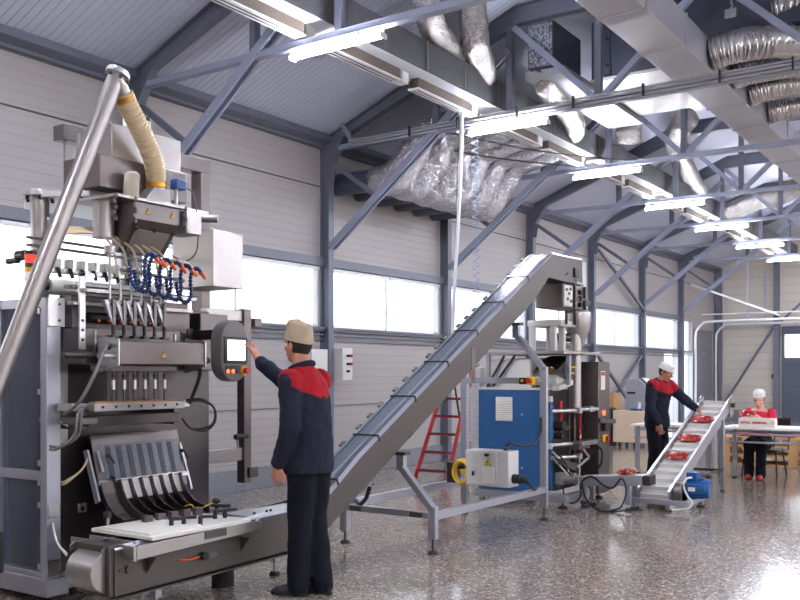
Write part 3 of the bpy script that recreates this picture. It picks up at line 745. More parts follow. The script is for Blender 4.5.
# lower rods and cutting bar
PA(MB().box(-4.80, -4.74, 3.63, 4.28, 1.445, 1.48), 'rod_holder', 'steel_br', .003)
for y in lane_y:
    r_ = PA(MB().cyl((-4.75, y, 1.25), (-4.75, y, 1.45), .008, n=8), 'push_rod', 'steel_dk'); PA(MB().cyl((-4.75, y, 1.33), (-4.75, y, 1.39), .013, n=8), 'rod_sleeve', 'steel_lt', parent=r_)
    PA(MB().cyl((-4.75, y, 1.405), (-4.75, y, 1.425), .013, n=8), 'rod_collar', 'black', parent=r_)
    PA(MB().box(-4.84, -4.835, y+.022, y+.062, 1.25, 1.45), 'film_strip', 'steel_br', parent=r_)
jb = PA(MB().box(-4.79, -4.72, 3.60, 4.33, 1.195, 1.25), 'jaw_bar', 'steel', .004)
for k in range(7): PA(MB().cyl((-4.721, 3.66+.1*k, 1.222), (-4.714, 3.66+.1*k, 1.222), .008, n=8), 'bolt', 'rubber', parent=jb)
PA(MB().box(-4.80, -4.74, 3.62, 4.26, 1.25, 1.256), 'heating_strip', 'brass')
PA(MB().box(-4.95, -4.80, 3.50, 3.62, 1.20, 1.245), 'jaw_mount', 'steel_lt', .003); PA(MB().box(-4.95, -4.80, 4.26, 4.45, 1.20, 1.245), 'jaw_mount', 'steel_lt', .003)
PA(MB().box(-4.86, -4.80, 3.62, 4.36, 1.10, 1.165), 'lower_jaw', 'steel_dk', .004)
PA(MB().box(-4.9, -4.74, 3.5, 3.64, 1.12, 1.16), 'jaw_slide', 'steel_br', .003)
PA(MB().box(-5.12, -4.86, 3.60, 3.64, 1.08, 1.24), 'jaw_arm', 'steel_br', .003); PA(MB().box(-5.12, -4.86, 4.36, 4.40, 1.08, 1.24), 'jaw_arm', 'steel_br', .003)
for k, (r, dz) in enumerate(((.10, 0), (.085, -.012))):
    PA(MB().tube([(-4.78, 4.40, 1.235-dz), (-4.74, 4.5, 1.24-dz), (-4.72, 4.60, 1.19), (-4.73, 4.62-.01*k, 1.09), (-4.76, 4.56, 1.03+.02*k), (-4.80, 4.46, 1.05), (-4.82, 4.40, 1.12)], .008, 8, 6), 'cable_loop', 'rubber')
for k in range(2): PA(MB().tube([(-4.80, 3.60, 1.22-.01*k), (-4.74, 3.52-.02*k, 1.20), (-4.74, 3.50-.03*k, 1.06), (-4.84, 3.46-.03*k, .99-.012*k), (-4.95, 3.45, .985-.02*k)], .009, 8, 6), 'cable', 'grey_plastic')
# stick chute: tilted plate, dark strips, clear cover, curved fins
def slant(y0, y1, za, zb, off, th, mb):
    """slab lying on the tilted chute plane, za top / zb bottom height"""
    fx = lambda z: -5.0+(1.03-z)*.29
    mb.prism([(fx(za)+off, za), (fx(zb)+off, zb), (fx(zb)+off+th, zb), (fx(za)+off+th, za)], 'y', y0, y1); return mb
ch = PA(slant(3.77, 4.505, 1.03, .72, 0, .012, MB()), 'chute_plate', 'steel_br', .002)
for i in range(7): PA(slant(3.865+.086*i, 3.905+.086*i, .955, .745, .013, .003, MB()), 'chute_slot', 'rubber', parent=ch)
PA(slant(3.80, 4.48, .97, .74, .020, .004, MB()), 'chute_cover', 'clear', parent=ch)
PA(slant(3.76, 4.52, .745, .715, .012, .02, MB()), 'chute_bar', 'steel', .002, parent=ch)
for y in (3.74, 4.52): PA(MB().prism([(-5.02, .93), (-4.98, .94), (-4.86, .62), (-4.90, .60)], 'y', y, y+.015), 'chute_cheek', 'alu', parent=ch)
for y, z in ((3.84, .90), (3.86, .76), (4.47, .89)): PA(MB().ball((-4.90+(1.0-z)*.2-.02, y, z), (.02, .018, .014), 8, 6).bar((-4.88, y, z), (-4.86, y+.02, z-.05), .014, .014), 'clamp_lever', 'black', parent=ch)
for y in (3.80, 4.50): PA(MB().bar((-4.955, y, .93), (-4.90, y, .80), .018, .012), 'clamp_arm', 'steel_lt', parent=ch)
prof = [(-4.90, .72), (-4.875, .65), (-4.83, .58), (-4.76, .525), (-4.68, .50), (-4.60, .492)]
PA(MB().strip(prof, 'y', 3.77, 4.50, .006), 'curved_tray', 'steel_dk', parent=ch)
for i in range(7):
    y = 3.928+.0856*(i-.0)-.03
    PA(MB().strip([(x+.028, z+.02) for x, z in prof], 'y', y, y+.008, .05), 'guide_fin', 'steel_dk' if i else 'steel_br', parent=ch)
PA(MB().strip([(x+.02, z+.014) for x, z in prof[:5]], 'y', 3.77, 3.86, .006), 'curved_cheek', 'steel_br', parent=ch)
for i in range(6):
    y = 3.935+.0856*i
    PA(MB().prism([(-4.883, .728), (-4.838, .615), (-4.834, .617), (-4.879, .730)], 'y', y, y+.052), 'stick_pack', 'white_plastic', parent=ch)
for k in range(2): PA(MB().tube([(-4.98, 3.75, .90-.02*k), (-4.93, 3.66, .82), (-4.97, 3.58, .76-.015*k), (-5.0, 3.56, .75-.015*k)], .006, 7, 5), 'air_tube', 'beige_tube')
# right-hand arms and the suspended guard post
for z, h in ((1.885, .085), (.79, .10)): PA(MB().box(-5.2, -5.14, 4.93, 5.32, z-h/2, z+h/2), 'guard_arm', 'steel', .004)
PA(MB().box(-5.2, -5.12, 5.32, 5.40, .56, 1.94), 'hanging_post', 'steel_br', .004); PA(MB().box(-5.12, -5.10, 5.36, 5.46, .60, .68), 'post_bracket', 'steel_dk', .003)
PA(MB().box(-5.16, -5.10, 5.42, 5.50, 1.80, 1.87), 'post_block', 'steel_br', .004)
PA(MB().cyl((-5.13, 5.23, .93), (-5.13, 5.36, .93), .022, n=10), 'handle', 'black'); PA(MB().bar((-5.13, 5.26, .84), (-5.13, 5.25, .93), .012, .012), 'handle_stem', 'steel')
PA(MB().box(-5.09, -5.085, 4.96, 5.30, .16, .55), 'clear_shield', 'clear')
# touch screen box (pill shaped) on its arm
def pill(y0, y1, z0, z1, n=10):
    r = (y1-y0)/2; c = (y0+y1)/2
    return [(c+r*math.cos(PI*k/n), z1-r+r*math.sin(PI*k/n)) for k in range(n+1)] + [(c+r*math.cos(PI+PI*k/n), z0+r+r*math.sin(PI+PI*k/n)) for k in range(n+1)]
PA(MB().bar((-5.14, 4.66, 1.70), (-4.72, 4.70, 1.71), .05, .07), 'screen_arm', 'steel_dk', .004)
hb = PA(MB().prism(pill(4.615, 4.885, 1.372, 1.806), 'x', -4.77, -4.66), 'screen_box', 'grey_plastic', .008)
PA(MB().box(-4.662, -4.652, 4.635, 4.87, 1.50, 1.69), 'screen_bezel', 'black', .004, parent=hb)
PA(MB().box(-4.653, -4.650, 4.665, 4.842, 1.522, 1.668), 'screen', 'screen', parent=hb)
for i, mm in enumerate(('lamp_red', 'lamp_red', 'motor_blue')):
    PA(MB().box(-4.662, -4.655, 4.652+.05*i, 4.69+.05*i, 1.432, 1.485), 'button_frame', 'black', parent=hb); PA(MB().cyl((-4.656, 4.671+.05*i, 1.445), (-4.648, 4.671+.05*i, 1.445), .014, n=12), 'button', mm, parent=hb)
PA(MB().cyl((-4.66, 4.83, 1.45), (-4.645, 4.83, 1.45), .034, n=18), 'stop_ring', 'yellow', parent=hb); PA(MB().cyl((-4.645, 4.835, 1.45), (-4.61, 4.835, 1.45), .022, n=16), 'stop_button', 'red', parent=hb)
# film roller, fittings rack, rods behind
PA(MB().cyl((-5.28, 3.66, 2.0), (-5.28, 4.52, 2.0), .055, n=24), 'film_roller', 'white_plastic')
for y in (3.62, 4.52): PA(MB().cyl((-5.28, y, 2.0), (-5.28, y+.04, 2.0), .03, n=14), 'roller_hub', 'steel_dk')
for y in (3.55, 4.57): PA(MB().box(-5.36, -5.2, y, y+.03, 1.86, 2.09), 'roller_support', 'steel', .003)
PA(MB().box(-5.42, -5.36, 3.62, 4.55, 2.105, 2.14), 'fittings_rail', 'steel_lt', .003)
for k in range(9):
    y = 3.68+.095*k
    f = PA(MB().box(-5.40, -5.34, y, y+.035, 2.14, 2.20), 'air_fitting', 'white_plastic', .003); PA(MB().cyl((-5.36, y+.018, 2.14), (-5.33, y+.018, 2.075), .013, n=8), 'fitting_knob', 'rubber', parent=f)
for z in (2.28, 2.33): PA(MB().cyl((-5.45, 3.62, z), (-5.45, 4.75, z-.01), .010, n=8), 'tie_rod', 'steel')
# left round column, flange, top plate, second pipe
PA(MB().cyl((-5.5, 3.756, 1.88), (-5.5, 3.756, 2.62), .06, n=28), 'round_column', 'steel')
fl_ = PA(MB().cyl((-5.5, 3.756, 2.615), (-5.5, 3.756, 2.655), .115, n=32), 'column_flange', 'steel_lt', .003)
for k in range(6): PA(MB().cyl((-5.5+.09*math.cos(k*PI/3+.4), 3.756+.09*math.sin(k*PI/3+.4), 2.59), (-5.5+.09*math.cos(k*PI/3+.4), 3.756+.09*math.sin(k*PI/3+.4), 2.616), .012, n=8), 'bolt', 'rubber', parent=fl_)
PA(MB().prism([(-5.62, 3.72), (-5.40, 3.70), (-5.12, 3.86), (-5.08, 4.9), (-5.9, 4.9), (-5.9, 3.9)], 'z', 2.60, 2.645), 'top_plate', 'steel_lt', .004)
for x, y in ((-5.2, 3.86), (-5.14, 4.05), (-5.12, 4.25)): PA(MB().cyl((x, y, 2.58), (x, y, 2.60), .012, n=8), 'bolt', 'rubber')
PA(MB().cyl((-5.6, 3.66, 2.22), (-5.52, 3.66, 2.22), .035, n=14).cyl((-5.72, 3.66, 2.19), (-5.6, 3.66, 2.19), .02, n=10), 'air_regulator', 'steel_dk')
PA(MB().cyl((-5.02, 3.90, 2.32), (-5.02, 3.90, 2.56), .07, n=28), 'powder_pipe', 'steel')
# hopper: dosing box, trough, lids, latches
PA(MB().box(-5.35, -4.97, 3.83, 4.58, 2.645, 2.86), 'lower_hopper', 'steel_br', .006)
PA(MB().box(-5.38, -5.0, 3.95, 4.55, 2.86, 3.09), 'dosing_box', 'steel', .006)
PA(MB().box(-5.36, -5.33, 3.945, 3.955, 2.88, 3.07), 'side_lid', 'steel_lt')
for x, y in ((-5.2, 4.06), (-5.15, 4.2), (-5.12, 4.34)):
    c_ = PA(MB().cyl((x, y, 3.09), (x, y, 3.20), .03, n=16), 'air_cylinder', 'white_enamel'); PA(MB().cyl((x, y, 3.20), (x, y, 3.225), .033, n=16), 'cylinder_cap', 'black', parent=c_)
tr = PA(MB().prism([(-4.80, 2.555), (-4.80, 2.44), (-4.86, 2.38), (-4.97, 2.235), (-5.02, 2.235), (-5.06, 2.555)], 'y', 3.97, 4.36), 'trough', 'steel_br', .004)
PA(MB().box(-5.22, -4.775, 3.80, 4.40, 2.556, 2.578), 'trough_lid', 'steel', .003, parent=tr)
PA(MB().prism([(-4.845, 2.385), (-4.965, 2.245), (-4.958, 2.24), (-4.838, 2.38)], 'y', 4.02, 4.31), 'inspection_window', 'steel', .002, parent=tr)
for y in (4.01, 4.165, 4.32):
    for x, z in ((-4.84, 2.385), (-4.955, 2.25)): PA(MB().ball((x+.01, y, z), (.014, .016, .014), 8, 6), 'window_knob', 'black', parent=tr)
for y in (4.08, 4.29): warning_sign('warning_sign', tr, (-4.80, y, 2.495), .05)
for y in (3.955, 4.385, 3.80):
    m = MB()
    for k in range(5): m.ball((-4.78, y+.006*(-1)**k, 2.56-.035*k), (.012, .016, .022), 8, 5)
    PA(m, 'chain_latch', 'steel_dk', parent=tr)
PA(MB().frustum((-5.06, -4.86, 4.10, 4.34, 2.578), (-4.99, -4.87, 4.20, 4.33, 2.69)), 'inlet_hood', 'steel', .002)
PA(MB().cyl((-4.93, 4.265, 2.68), (-4.93, 4.265, 2.72), .062, n=20), 'inlet_neck', 'steel')
PA(MB().tube([(-4.90, 4.03, 2.578), (-4.905, 4.03, 2.62), (-4.9, 4.03, 2.70), (-4.9, 4.035, 2.745), (-4.9, 4.035, 2.765)], (.050, .052, .05, .05, .03), 14, 4), 'wrapped_neck', 'wrap')
sn = PA(MB().cyl((-4.86, 4.38, 2.578), (-4.86, 4.38, 2.70), .011, n=10), 'level_sensor', 'steel_lt'); PA(MB().box(-4.89, -4.82, 4.35, 4.44, 2.70, 2.77), 'sensor_head', 'motor_blue', .008, parent=sn); PA(MB().cyl((-4.855, 4.395, 2.77), (-4.855, 4.395, 2.80), .038, n=16), 'sensor_cap', 'clear', parent=sn)
PA(MB().tube([(-4.83, 4.44, 2.72), (-4.82, 4.50, 2.68), (-4.84, 4.56, 2.5), (-4.86, 4.57, 2.3), (-4.9, 4.5, 2.22), (-4.98, 4.45, 2.26)], .006, 7, 6), 'cable', 'grey_plastic')
PA(MB().box(-5.0, -4.80, 4.42, 4.56, 2.40, 2.56), 'drive_box', 'steel', .004); PA(MB().cyl((-5.05, 4.56, 2.55), (-4.8, 4.72, 2.54), .03, n=14), 'side_cone', 'steel')
PA(MB().box(-5.44, -5.0, 4.865, 5.18, 2.08, 2.50), 'side_cabinet', 'steel', .004)
m = MB(); m.box(-5.66, -5.54, 3.97, 5.36, 3.06, 3.17); m.box(-5.66, -5.54, 5.26, 5.36, 1.86, 3.06)
PA(m, 'gantry', 'steel_br', .004)
PA(MB().cyl((-5.6, 4.02, 2.64), (-5.6, 4.02, 3.06), .009, n=8), 'hanging_rod', 'steel')
# beige powder tubes
for k in range(6):
    y1 = 3.86+.085*k
    PA(MB().tube([(-5.24, 3.66+.01*k, 2.33+.012*k), (-5.05, 3.84+.03*k, 2.35+.006*k), (-4.9, 3.86+.075*k, 2.27), (-4.85, y1, 2.16), (-4.84, y1, 2.05)], .008, 8, 6), 'powder_tube', 'beige_tube')
PA(MB().cyl((-4.87, 3.83, 2.2), (-4.87, 3.83, 2.25), .035, n=14).cyl((-4.87, 3.83, 1.94), (-4.87, 3.83, 2.2), .009, n=8), 'level_rod', 'steel')
PA(MB().tube([(-4.84, 4.2, 2.13), (-4.82, 4.3, 2.19), (-4.8, 4.42, 2.18), (-4.8, 4.52, 2.12)], .022, 10, 5), 'powder_tube', 'beige_tube')
# segmented blue blow-off hoses with orange nozzles
for k in range(6):
    y = 3.86+.088*k+(.05 if k == 0 else 0); dz = -.012*k
    pts = [(-4.72, y-.045, 2.10+dz), (-4.70, y-.05, 2.03+dz), (-4.68, y-.03, 1.975+dz), (-4.67, y+.01, 1.97+dz), (-4.66, y+.03, 2.03+dz), (-4.66, y+.025, 2.12+dz), (-4.655, y+.04, 2.185+dz), (-4.645, y+.075, 2.2+dz), (-4.64, y+.105, 2.17+dz)]
    h_ = PA(MB().tube(pts, lambda q: .0125+.0035*math.cos(q*2*PI*26), 10, 24), 'blow_hose', 'navy_plastic', sharp=2)
    PA(MB().cyl((-4.64, y+.10, 2.178+dz), (-4.632, y+.135, 2.135+dz), .017, .009, 10), 'nozzle_tip', 'orange', parent=h_)
PA(MB().cyl((-4.74, 3.80, 2.09), (-4.74, 4.34, 2.06), .012, n=8), 'air_manifold', 'steel')
# signal light on the left
sl_ = PA(MB().cyl((-5.37, 3.60, 1.90), (-5.37, 3.60, 2.04), .02, n=12), 'signal_stand', 'black')
for z, mm in ((2.04, 'black'), (2.065, 'lens'), (2.125, 'black'), (2.147, 'lamp_warm'), (2.207, 'black')):
    hh = .022 if mm == 'black' else .058
    PA(MB().cyl((-5.37, 3.60, z), (-5.37, 3.60, z+hh), .038 if mm != 'black' else .04, n=18), 'signal_ring' if mm == 'black' else 'signal_lens', mm, parent=sl_)

# the inclined feed pipe with its ribbed hose
Fp = thing('feed_pipe', 'big steel powder feed pipe leaning across the filling machine to its top', 'pipe', (-5.27, 2.76, 0))
p0, p1 = Vector((-5.27, 2.76, .08)), Vector((-4.785, 3.83, 3.345))
MB().cyl(p0, p1, .056, n=32).build('pipe', M['steel'], Fp)
ax = (p1-p0).normalized()
MB().cyl(p1-ax*.02, p1+ax*.005, .078, n=32).build('flange', M['steel_lt'], Fp, .004)
MB().cyl(p1+ax*.005, p1+ax*.02, .07, n=32).build('end_cover', M['steel_lt'], Fp, .004)
for k in range(6):
    a = ax.orthogonal().normalized(); b = ax.cross(a); c = p1+(a*math.cos(k*PI/3)+b*math.sin(k*PI/3))*.066
    MB().cyl(c-ax*.045, c-ax*.03, .01, n=8).build('bolt', M['steel_dk'], Fp)
MB().cyl((-4.78, 3.815, 3.30), (-4.795, 3.885, 3.20), .05, n=20).build('branch', M['steel'], Fp)
MB().tube([(-4.795, 3.875, 3.225), (-4.805, 3.935, 3.145), (-4.835, 4.06, 3.02), (-4.88, 4.19, 2.88), (-4.92, 4.255, 2.77), (-4.93, 4.265, 2.70)], lambda q: .064+.004*math.cos(q*2*PI*38), 20, 46).build('ribbed_hose', M['hose_beige'], Fp, sharp=2)
MB().cyl((-4.797, 3.88, 3.215), (-4.803, 3.90, 3.185), .068, n=20).build('hose_clamp', M['brass'], Fp); MB().cyl((-4.928, 4.262, 2.735), (-4.93, 4.265, 2.705), .072, n=20).build('hose_clamp', M['brass'], Fp)
t = thing('feed_hopper', 'dark hopper bin at the left edge where the feed pipe starts', 'hopper', (-4.95, 2.62, 0))
MB().box(-5.05, -4.88, 2.85, 3.10, .28, .52).build('bin', M['rubber'], t, .01)
for x in (-5.03, -4.9): MB().cyl((x, 2.95, 0), (x, 2.95, .28), .015, n=8).build('leg', M['steel_dk'], t)
tag(MB().prism([(-5.2, 2.9), (-4.66, 3.18), (-4.72, 3.30), (-5.3, 3.05)], 'z', 0, .03).build('floor_plate', M['white_enamel'], bev=.003), 'pale flat plate lying on the floor in front of the machine base', 'plate')

# ================================================================== INCLINED CONVEYOR
Cn = thing('inclined_conveyor', 'long grey stainless conveyor rising from the filling machine to the elevator head', 'conveyor', (-4.325, 6.5, 0))
def PC(mb, name, mat, bev=0, parent=None, **k): return mb.build(name, M[mat] if isinstance(mat, str) else mat, parent or Cn, bev, **k)
bot = [(3.33, .19), (5.0, .215), (5.25, .325), (8.56, 2.16), (8.94, 2.44), (9.84, 2.42)]
top = [(9.82, 2.715), (9.02, 2.70), (5.60, .79), (5.25, .56), (5.0, .49), (3.33, .45)]
for x0, x1 in ((-4.205, -4.19), (-4.46, -4.445)): PC(MB().prism(bot+top, 'x', x0, x1), 'side_plate', 'conv', .002)
# sloping top flanges
tl = top[::-1]
def rail(xa, xb, dz, mb):
    for i in range(len(tl)-1):
        (y0, z0), (y1, z1) = tl[i], tl[i+1]
        mb.add([(xa, y0, z0), (xb, y0, z0+dz), (xb, y1, z1+dz), (xa, y1, z1), (xa, y0, z0-.006), (xb, y0, z0+dz-.006), (xb, y1, z1+dz-.006), (xa, y1, z1-.006)],
               [(0,1,2,3),(7,6,5,4),(0,4,5,1),(1,5,6,2),(2,6,7,3),(3,7,4,0)])
    return mb
PC(rail(-4.188, -4.214, .02, MB()), 'top_flange', 'alu'); PC(rail(-4.462, -4.436, .02, MB()), 'top_flange', 'alu')
PC(MB().prism([(3.34, .182), (5.0, .205), (5.0, .195), (3.34, .172)], 'x', -4.47, -4.165), 'bottom_lip', 'conv')
PC(MB().strip([(y, z+.012) for y, z in bot], 'x', -4.445, -4.205, .012), 'bottom_pan', 'conv')
bl = [(y, z-.012) for y, z in tl]
m = MB(); m.mat(0); m.strip(bl, 'x', -4.42, -4.23, .012)
m.mat(1)
a, b = Vector((0, 5.30, .59)), Vector((0, 9.0, 2.676))
for k in range(60):
    p = a.lerp(b, (k+.5)/60); m.bar((-4.41, p.y, p.z), (-4.27, p.y+.03, p.z+.017), .02, .016)
PC(m, 'cleated_belt', [M['belt_grey'], M['steel_lt']])
def cover(q0, q1):
    p, q = a.lerp(b, q0), a.lerp(b, q1); nz = Vector((0, -.5, .866))*.042
    c_ = PC(MB().bar((-4.325, p.y+nz.y, p.z+nz.z), (-4.325, q.y+nz.y, q.z+nz.z), .20, .005), 'belt_cover', 'clear')
    e = MB()
    for s in (-.095, .06): e.bar((-4.325+s, p.y+nz.y, p.z+nz.z), (-4.325+s, q.y+nz.y, q.z+nz.z), .012, .012)
    PC(e, 'cover_edge', 'alu', parent=c_)
    r = p+nz*1.15
    PC(MB().bar((-4.43, r.y, r.z), (-4.187, r.y, r.z), .009, .012).bar((-4.186, r.y, r.z+.004), (-4.184, r.y+.02, r.z-.045), .010, .012), 'cover_latch', 'black', parent=c_)
    for t_ in (.2, .5, .8):
        w_ = p.lerp(q, t_)+nz*1.1; PC(MB().bar((-4.445, w_.y-.03, w_.z-.015), (-4.445, w_.y+.022, w_.z+.015), .03, .016), 'cover_hinge', 'grey_plastic', parent=c_)
for k in range(7): cover(.01+k*.1405, .145+k*.1405)
for y, z in ((5.75, .56), (6.3, .92), (6.85, 1.19), (7.4, 1.50), (7.95, 1.80), (8.5, 2.12), (9.4, 2.52), (9.6, 2.55)):
    m = MB()
    for s in (-.02, .02): m.cyl((-4.19, y+s, z+s*.5), (-4.184, y+s, z+s*.5), .009, n=8)
    PC(m, 'bolt', 'rubber')
PC(MB().box(-4.30, -4.21, 9.84, 9.99, 2.10, 2.70), 'head_plate', 'white_enamel', .003); PC(MB().box(-4.19, -4.17, 9.58, 9.70, 2.50, 2.60), 'head_bearing', 'black', .004)
PC(MB().box(-4.19, -4.186, 7.30, 7.36, 1.34, 1.66), 'joint_plate', 'steel_br')
# tail drum, lower table, clamps
PC(MB().cyl((-4.46, 3.32, .322), (-4.235, 3.32, .322), .115, n=36), 'tail_drum', 'steel', .003)
PC(MB().box(-4.49, -4.20, 3.30, 3.40, .19, .47), 'tail_plate', 'conv', .003)
PC(MB().cyl((-4.19, 3.42, .33), (-4.175, 3.42, .33), .022, n=14).box(-4.19, -4.183, 3.36, 3.42, .322, .338), 'tension_screw', 'steel_dk')
for x in (-4.52, -4.24): PC(MB().prism([(3.28, .42), (3.28, .45), (3.31, .47), (3.40, .47), (3.46, .45), (3.46, .42)], 'x', x-.006, x+.006), 'drum_cheek', 'steel', .002)
PC(MB().prism([(3.40, .468), (4.36, .482), (4.42, .47), (4.42, .42), (3.40, .39)], 'x', -4.11, -4.10), 'front_flange', 'steel', .002)
PC(MB().box(-4.13, -4.10, 3.39, 3.41, .385, .468), 'flange_end', 'steel_lt', .002)
PC(MB().prism([(-4.10, 4.38), (-4.20, 4.52), (-4.26, 4.52), (-4.26, 4.50), (-4.21, 4.50), (-4.12, 4.38)], 'z', .425, .48), 'flange_bend', 'steel')
PC(MB().box(-4.10, -4.095, 3.92, 4.10, .43, .475), 'inspection_slot', 'conv')
for y in (3.55, 4.32): PC(MB().prism([(-4.19, .38), (-4.11, .38), (-4.19, .28)], 'y', y, y+.008), 'gusset', 'conv')
PC(MB().box(-4.66, -4.10, 3.385, 3.395, .40, .47), 'end_plate', 'steel', .002); PC(MB().box(-4.60, -4.20, 3.47, 3.48, .42, .475), 'end_plate', 'steel', .002)
tb = PC(MB().box(-4.66, -4.11, 3.53, 4.33, .478, .50), 'board', 'white_plastic', .003)
PC(MB().box(-4.60, -4.16, 3.55, 3.95, .50, .512), 'upper_board', 'white_plastic', .002, parent=tb)
for k in range(5): PC(MB().box(-4.53, -4.49, 3.80+.105*k, 3.86+.105*k, .50, .55), 'guide_block', 'steel_br', .003, parent=tb)
for x, y in ((-4.28, 3.82), (-4.26, 3.90), (-4.2, 3.98), (-4.3, 4.2), (-4.28, 4.27)):
    c_ = PC(MB().cyl((x, y, .50), (x, y, .555), .014, n=12), 'clamp', 'black', parent=tb); PC(MB().bar((x, y, .55), (x+.02, y+.08, .545), .02, .018), 'clamp_lever', 'black', parent=c_)
PC(MB().cyl((-4.62, 3.62, .50), (-4.62, 3.62, .56), .010, n=10), 'stop_pin', 'steel', parent=tb); PC(MB().cyl((-4.62, 3.62, .555), (-4.62, 3.62, .59), .026, n=14), 'stop_knob', 'black', parent=tb)
PC(MB().cyl((-4.45, 4.36, .50), (-4.45, 4.36, .56), .010, n=10).bar((-4.5, 4.36, .55), (-4.38, 4.42, .55), .03, .02).ball((-4.45, 4.36, .585), (.03, .03, .02), 10, 6), 'sensor_holder', 'rubber', parent=tb)
PC(MB().tube([(-4.47, 4.34, .57), (-4.55, 4.28, .53), (-4.58, 4.26, .56), (-4.62, 4.24, .55)], .004, 7, 5), 'sensor_cable', 'yellow', parent=tb)
PC(MB().cyl((-4.19, 3.98, .31), (-4.15, 3.98, .315), .024, n=14), 'connector', 'rubber'); PC(MB().ball((-4.13, 4.02, .315), (.02, .035, .02), 10, 6), 'connector_wrap', 'clear')
PC(MB().tube([(-4.18, 3.96, .312), (-4.17, 3.88, .31), (-4.185, 3.80, .315)], .006, 7, 4), 'connector_cable', 'orange')
for k in range(2): PC(MB().tube([(-4.55, 3.28, .40-.01*k), (-4.75, 3.36, .43), (-5.0, 3.5, .50+.015*k)], .006, 7, 5), 'air_tube', 'white_plastic')
PC(MB().tube([(-4.42, 3.36, .2), (-4.6, 3.36, .1), (-4.8, 3.46, .05), (-5.05, 3.64, .03)], .010, 8, 6), 'floor_cable', 'black')
# flat cover of the level part, behind the board
PC(MB().box(-4.43, -4.215, 4.42, 5.02, .485, .495), 'level_cover', 'steel_lt')
for y in (4.5, 4.62, 4.66, 4.9): PC(MB().cyl((-4.24, y, .495), (-4.24, y, .51), .009, n=8), 'cover_pin', 'black')
# feet of the level part
for x, y, zt in ((-4.42, 4.90, .21), (-4.28, 3.70, .19), (-4.40, 3.70, .19)):
    f = PC(MB().box(x-.025, x+.025, y-.025, y+.025, .10, zt), 'foot', 'alu', .003); PC(MB().cyl((x, y, .02), (x, y, .11), .010, n=8), 'foot_screw', 'steel', parent=f); PC(MB().cyl((x, y, 0), (x, y, .024), .042, .03, n=16), 'foot_pad', 'rubber', parent=f)
PC(MB().cyl((-4.48, 4.45, .0), (-4.48, 4.45, .2), .075, n=20), 'pedestal', 'rubber')
# floor frame with two bent posts
def stand(y, zb, zt, cb):
    n_ = PC(MB().box(-3.915, -3.845, y-.025, y+.025, .12, zb), 'post', 'alu', .003)
    PC(MB().bar((-3.88, y, zb-.02), (-4.175, y, zt-.13), .05, .065, (0, 1, 0)), 'bent_post', 'alu', .003, parent=n_)
    PC(MB().box(-4.215, -4.145, y-.025, y+.025, zt-.15, zt-.02), 'post_top', 'alu', .003, parent=n_); PC(MB().box(-4.24, -4.12, y-.04, y+.04, zt-.03, zt+.0), 'cleat', 'conv', .004, parent=n_)
    f_ = PC(MB().cyl((-3.88, y, .02), (-3.88, y, .14), .010, n=8), 'foot_screw', 'steel_dk', parent=n_); PC(MB().cyl((-3.88, y, 0), (-3.88, y, .026), .045, .03, n=16), 'foot_pad', 'rubber', parent=n_)
stand(6.15, .375, .80, 0); stand(8.17, 1.49, 1.93, 0)
for y, zt in ((6.15, .40), (8.15, 1.60)):
    f = PC(MB().box(-4.79, -4.72, y-.03, y+.03, .10, zt), 'far_post', 'alu', .003); PC(MB().cyl((-4.755, y, .02), (-4.755, y, .12), .010, n=8), 'foot_screw', 'steel_dk', parent=f); PC(MB().cyl((-4.755, y, 0), (-4.755, y, .024), .045, .03, n=16), 'foot_pad', 'rubber', parent=f)
m = MB(); m.box(-3.91, -3.85, 6.17, 8.15, .27, .33); m.box(-4.785, -4.725, 6.17, 8.15, .29, .36); m.box(-4.73, -3.90, 6.12, 6.18, .28, .33)
PC(m, 'floor_beam', 'alu', .003)
for x in (-4.62, -4.02): PC(MB().box(x-.06, x+.06, 6.112, 6.122, .285, .325), 'beam_joint', 'conv')
PC(MB().box(-4.73, -3.90, 8.12, 8.18, 1.325, 1.385), 'cross_beam', 'alu', .003)
e_ = PC(MB().box(-4.10, -4.03, 8.07, 8.12, 1.32, 1.385), 'button_box', 'black', .004); PC(MB().box(-4.02, -3.94, 8.07, 8.12, 1.315, 1.395), 'stop_box', 'yellow', .004, parent=e_); PC(MB().cyl((-3.99, 8.04, 1.355), (-3.99, 8.07, 1.355), .025, n=14), 'stop_button', 'red', parent=e_); PC(MB().cyl((-4.065, 8.06, 1.355), (-4.065, 8.07, 1.355), .014, n=10), 'button', 'lens', parent=e_)
PC(MB().tube([(-4.46, 6.1, .50), (-4.5, 6.1, .40), (-4.6, 6.15, .34), (-4.72, 6.25, .35)], .018, 8, 6), 'cable', 'black')

# control box on the floor frame
t = thing('control_box', 'white electric control box with yellow warning triangle on the conveyor frame', 'electric box', (-4.21, 7.72, .36))
MB().box(-4.44, -3.98, 7.62, 7.83, .362, .70).build('casing', M['white_enamel'], t, .006)
MB().box(-4.42, -4.10, 7.612, 7.622, .375, .69).build('door', M['white_enamel'], t, .004)
m = MB()
for k in range(9): m.box(-4.25, -4.13, 7.603, 7.614, .40+.016*k, .41+.016*k)
m.box(-4.255, -4.125, 7.606, 7.612, .395, .545).build('vent_grille', M['white_plastic'], t)
warning_sign('warning_sign', t, (-4.19, 7.611, .585), .08, '-y')
MB().box(-4.225, -4.18, 7.603, 7.613, .645, .67).build('nameplate', M['rubber'], t)
MB().box(-4.36, -4.34, 7.60, 7.613, .46, .50).build('latch', M['black'], t)
MB().cyl((-4.06, 7.72, .70), (-4.06, 7.72, .73), .025, n=14).build('cable_gland', M['steel_dk'], t)
MB().tube([(-4.06, 7.72, .73), (-4.02, 7.74, .77), (-3.95, 7.85, .74), (-3.90, 8.0, .76), (-3.90, 8.13, .86), (-3.9, 8.14, 1.0)], .011, 8, 6).build('cable', M['black'], t)
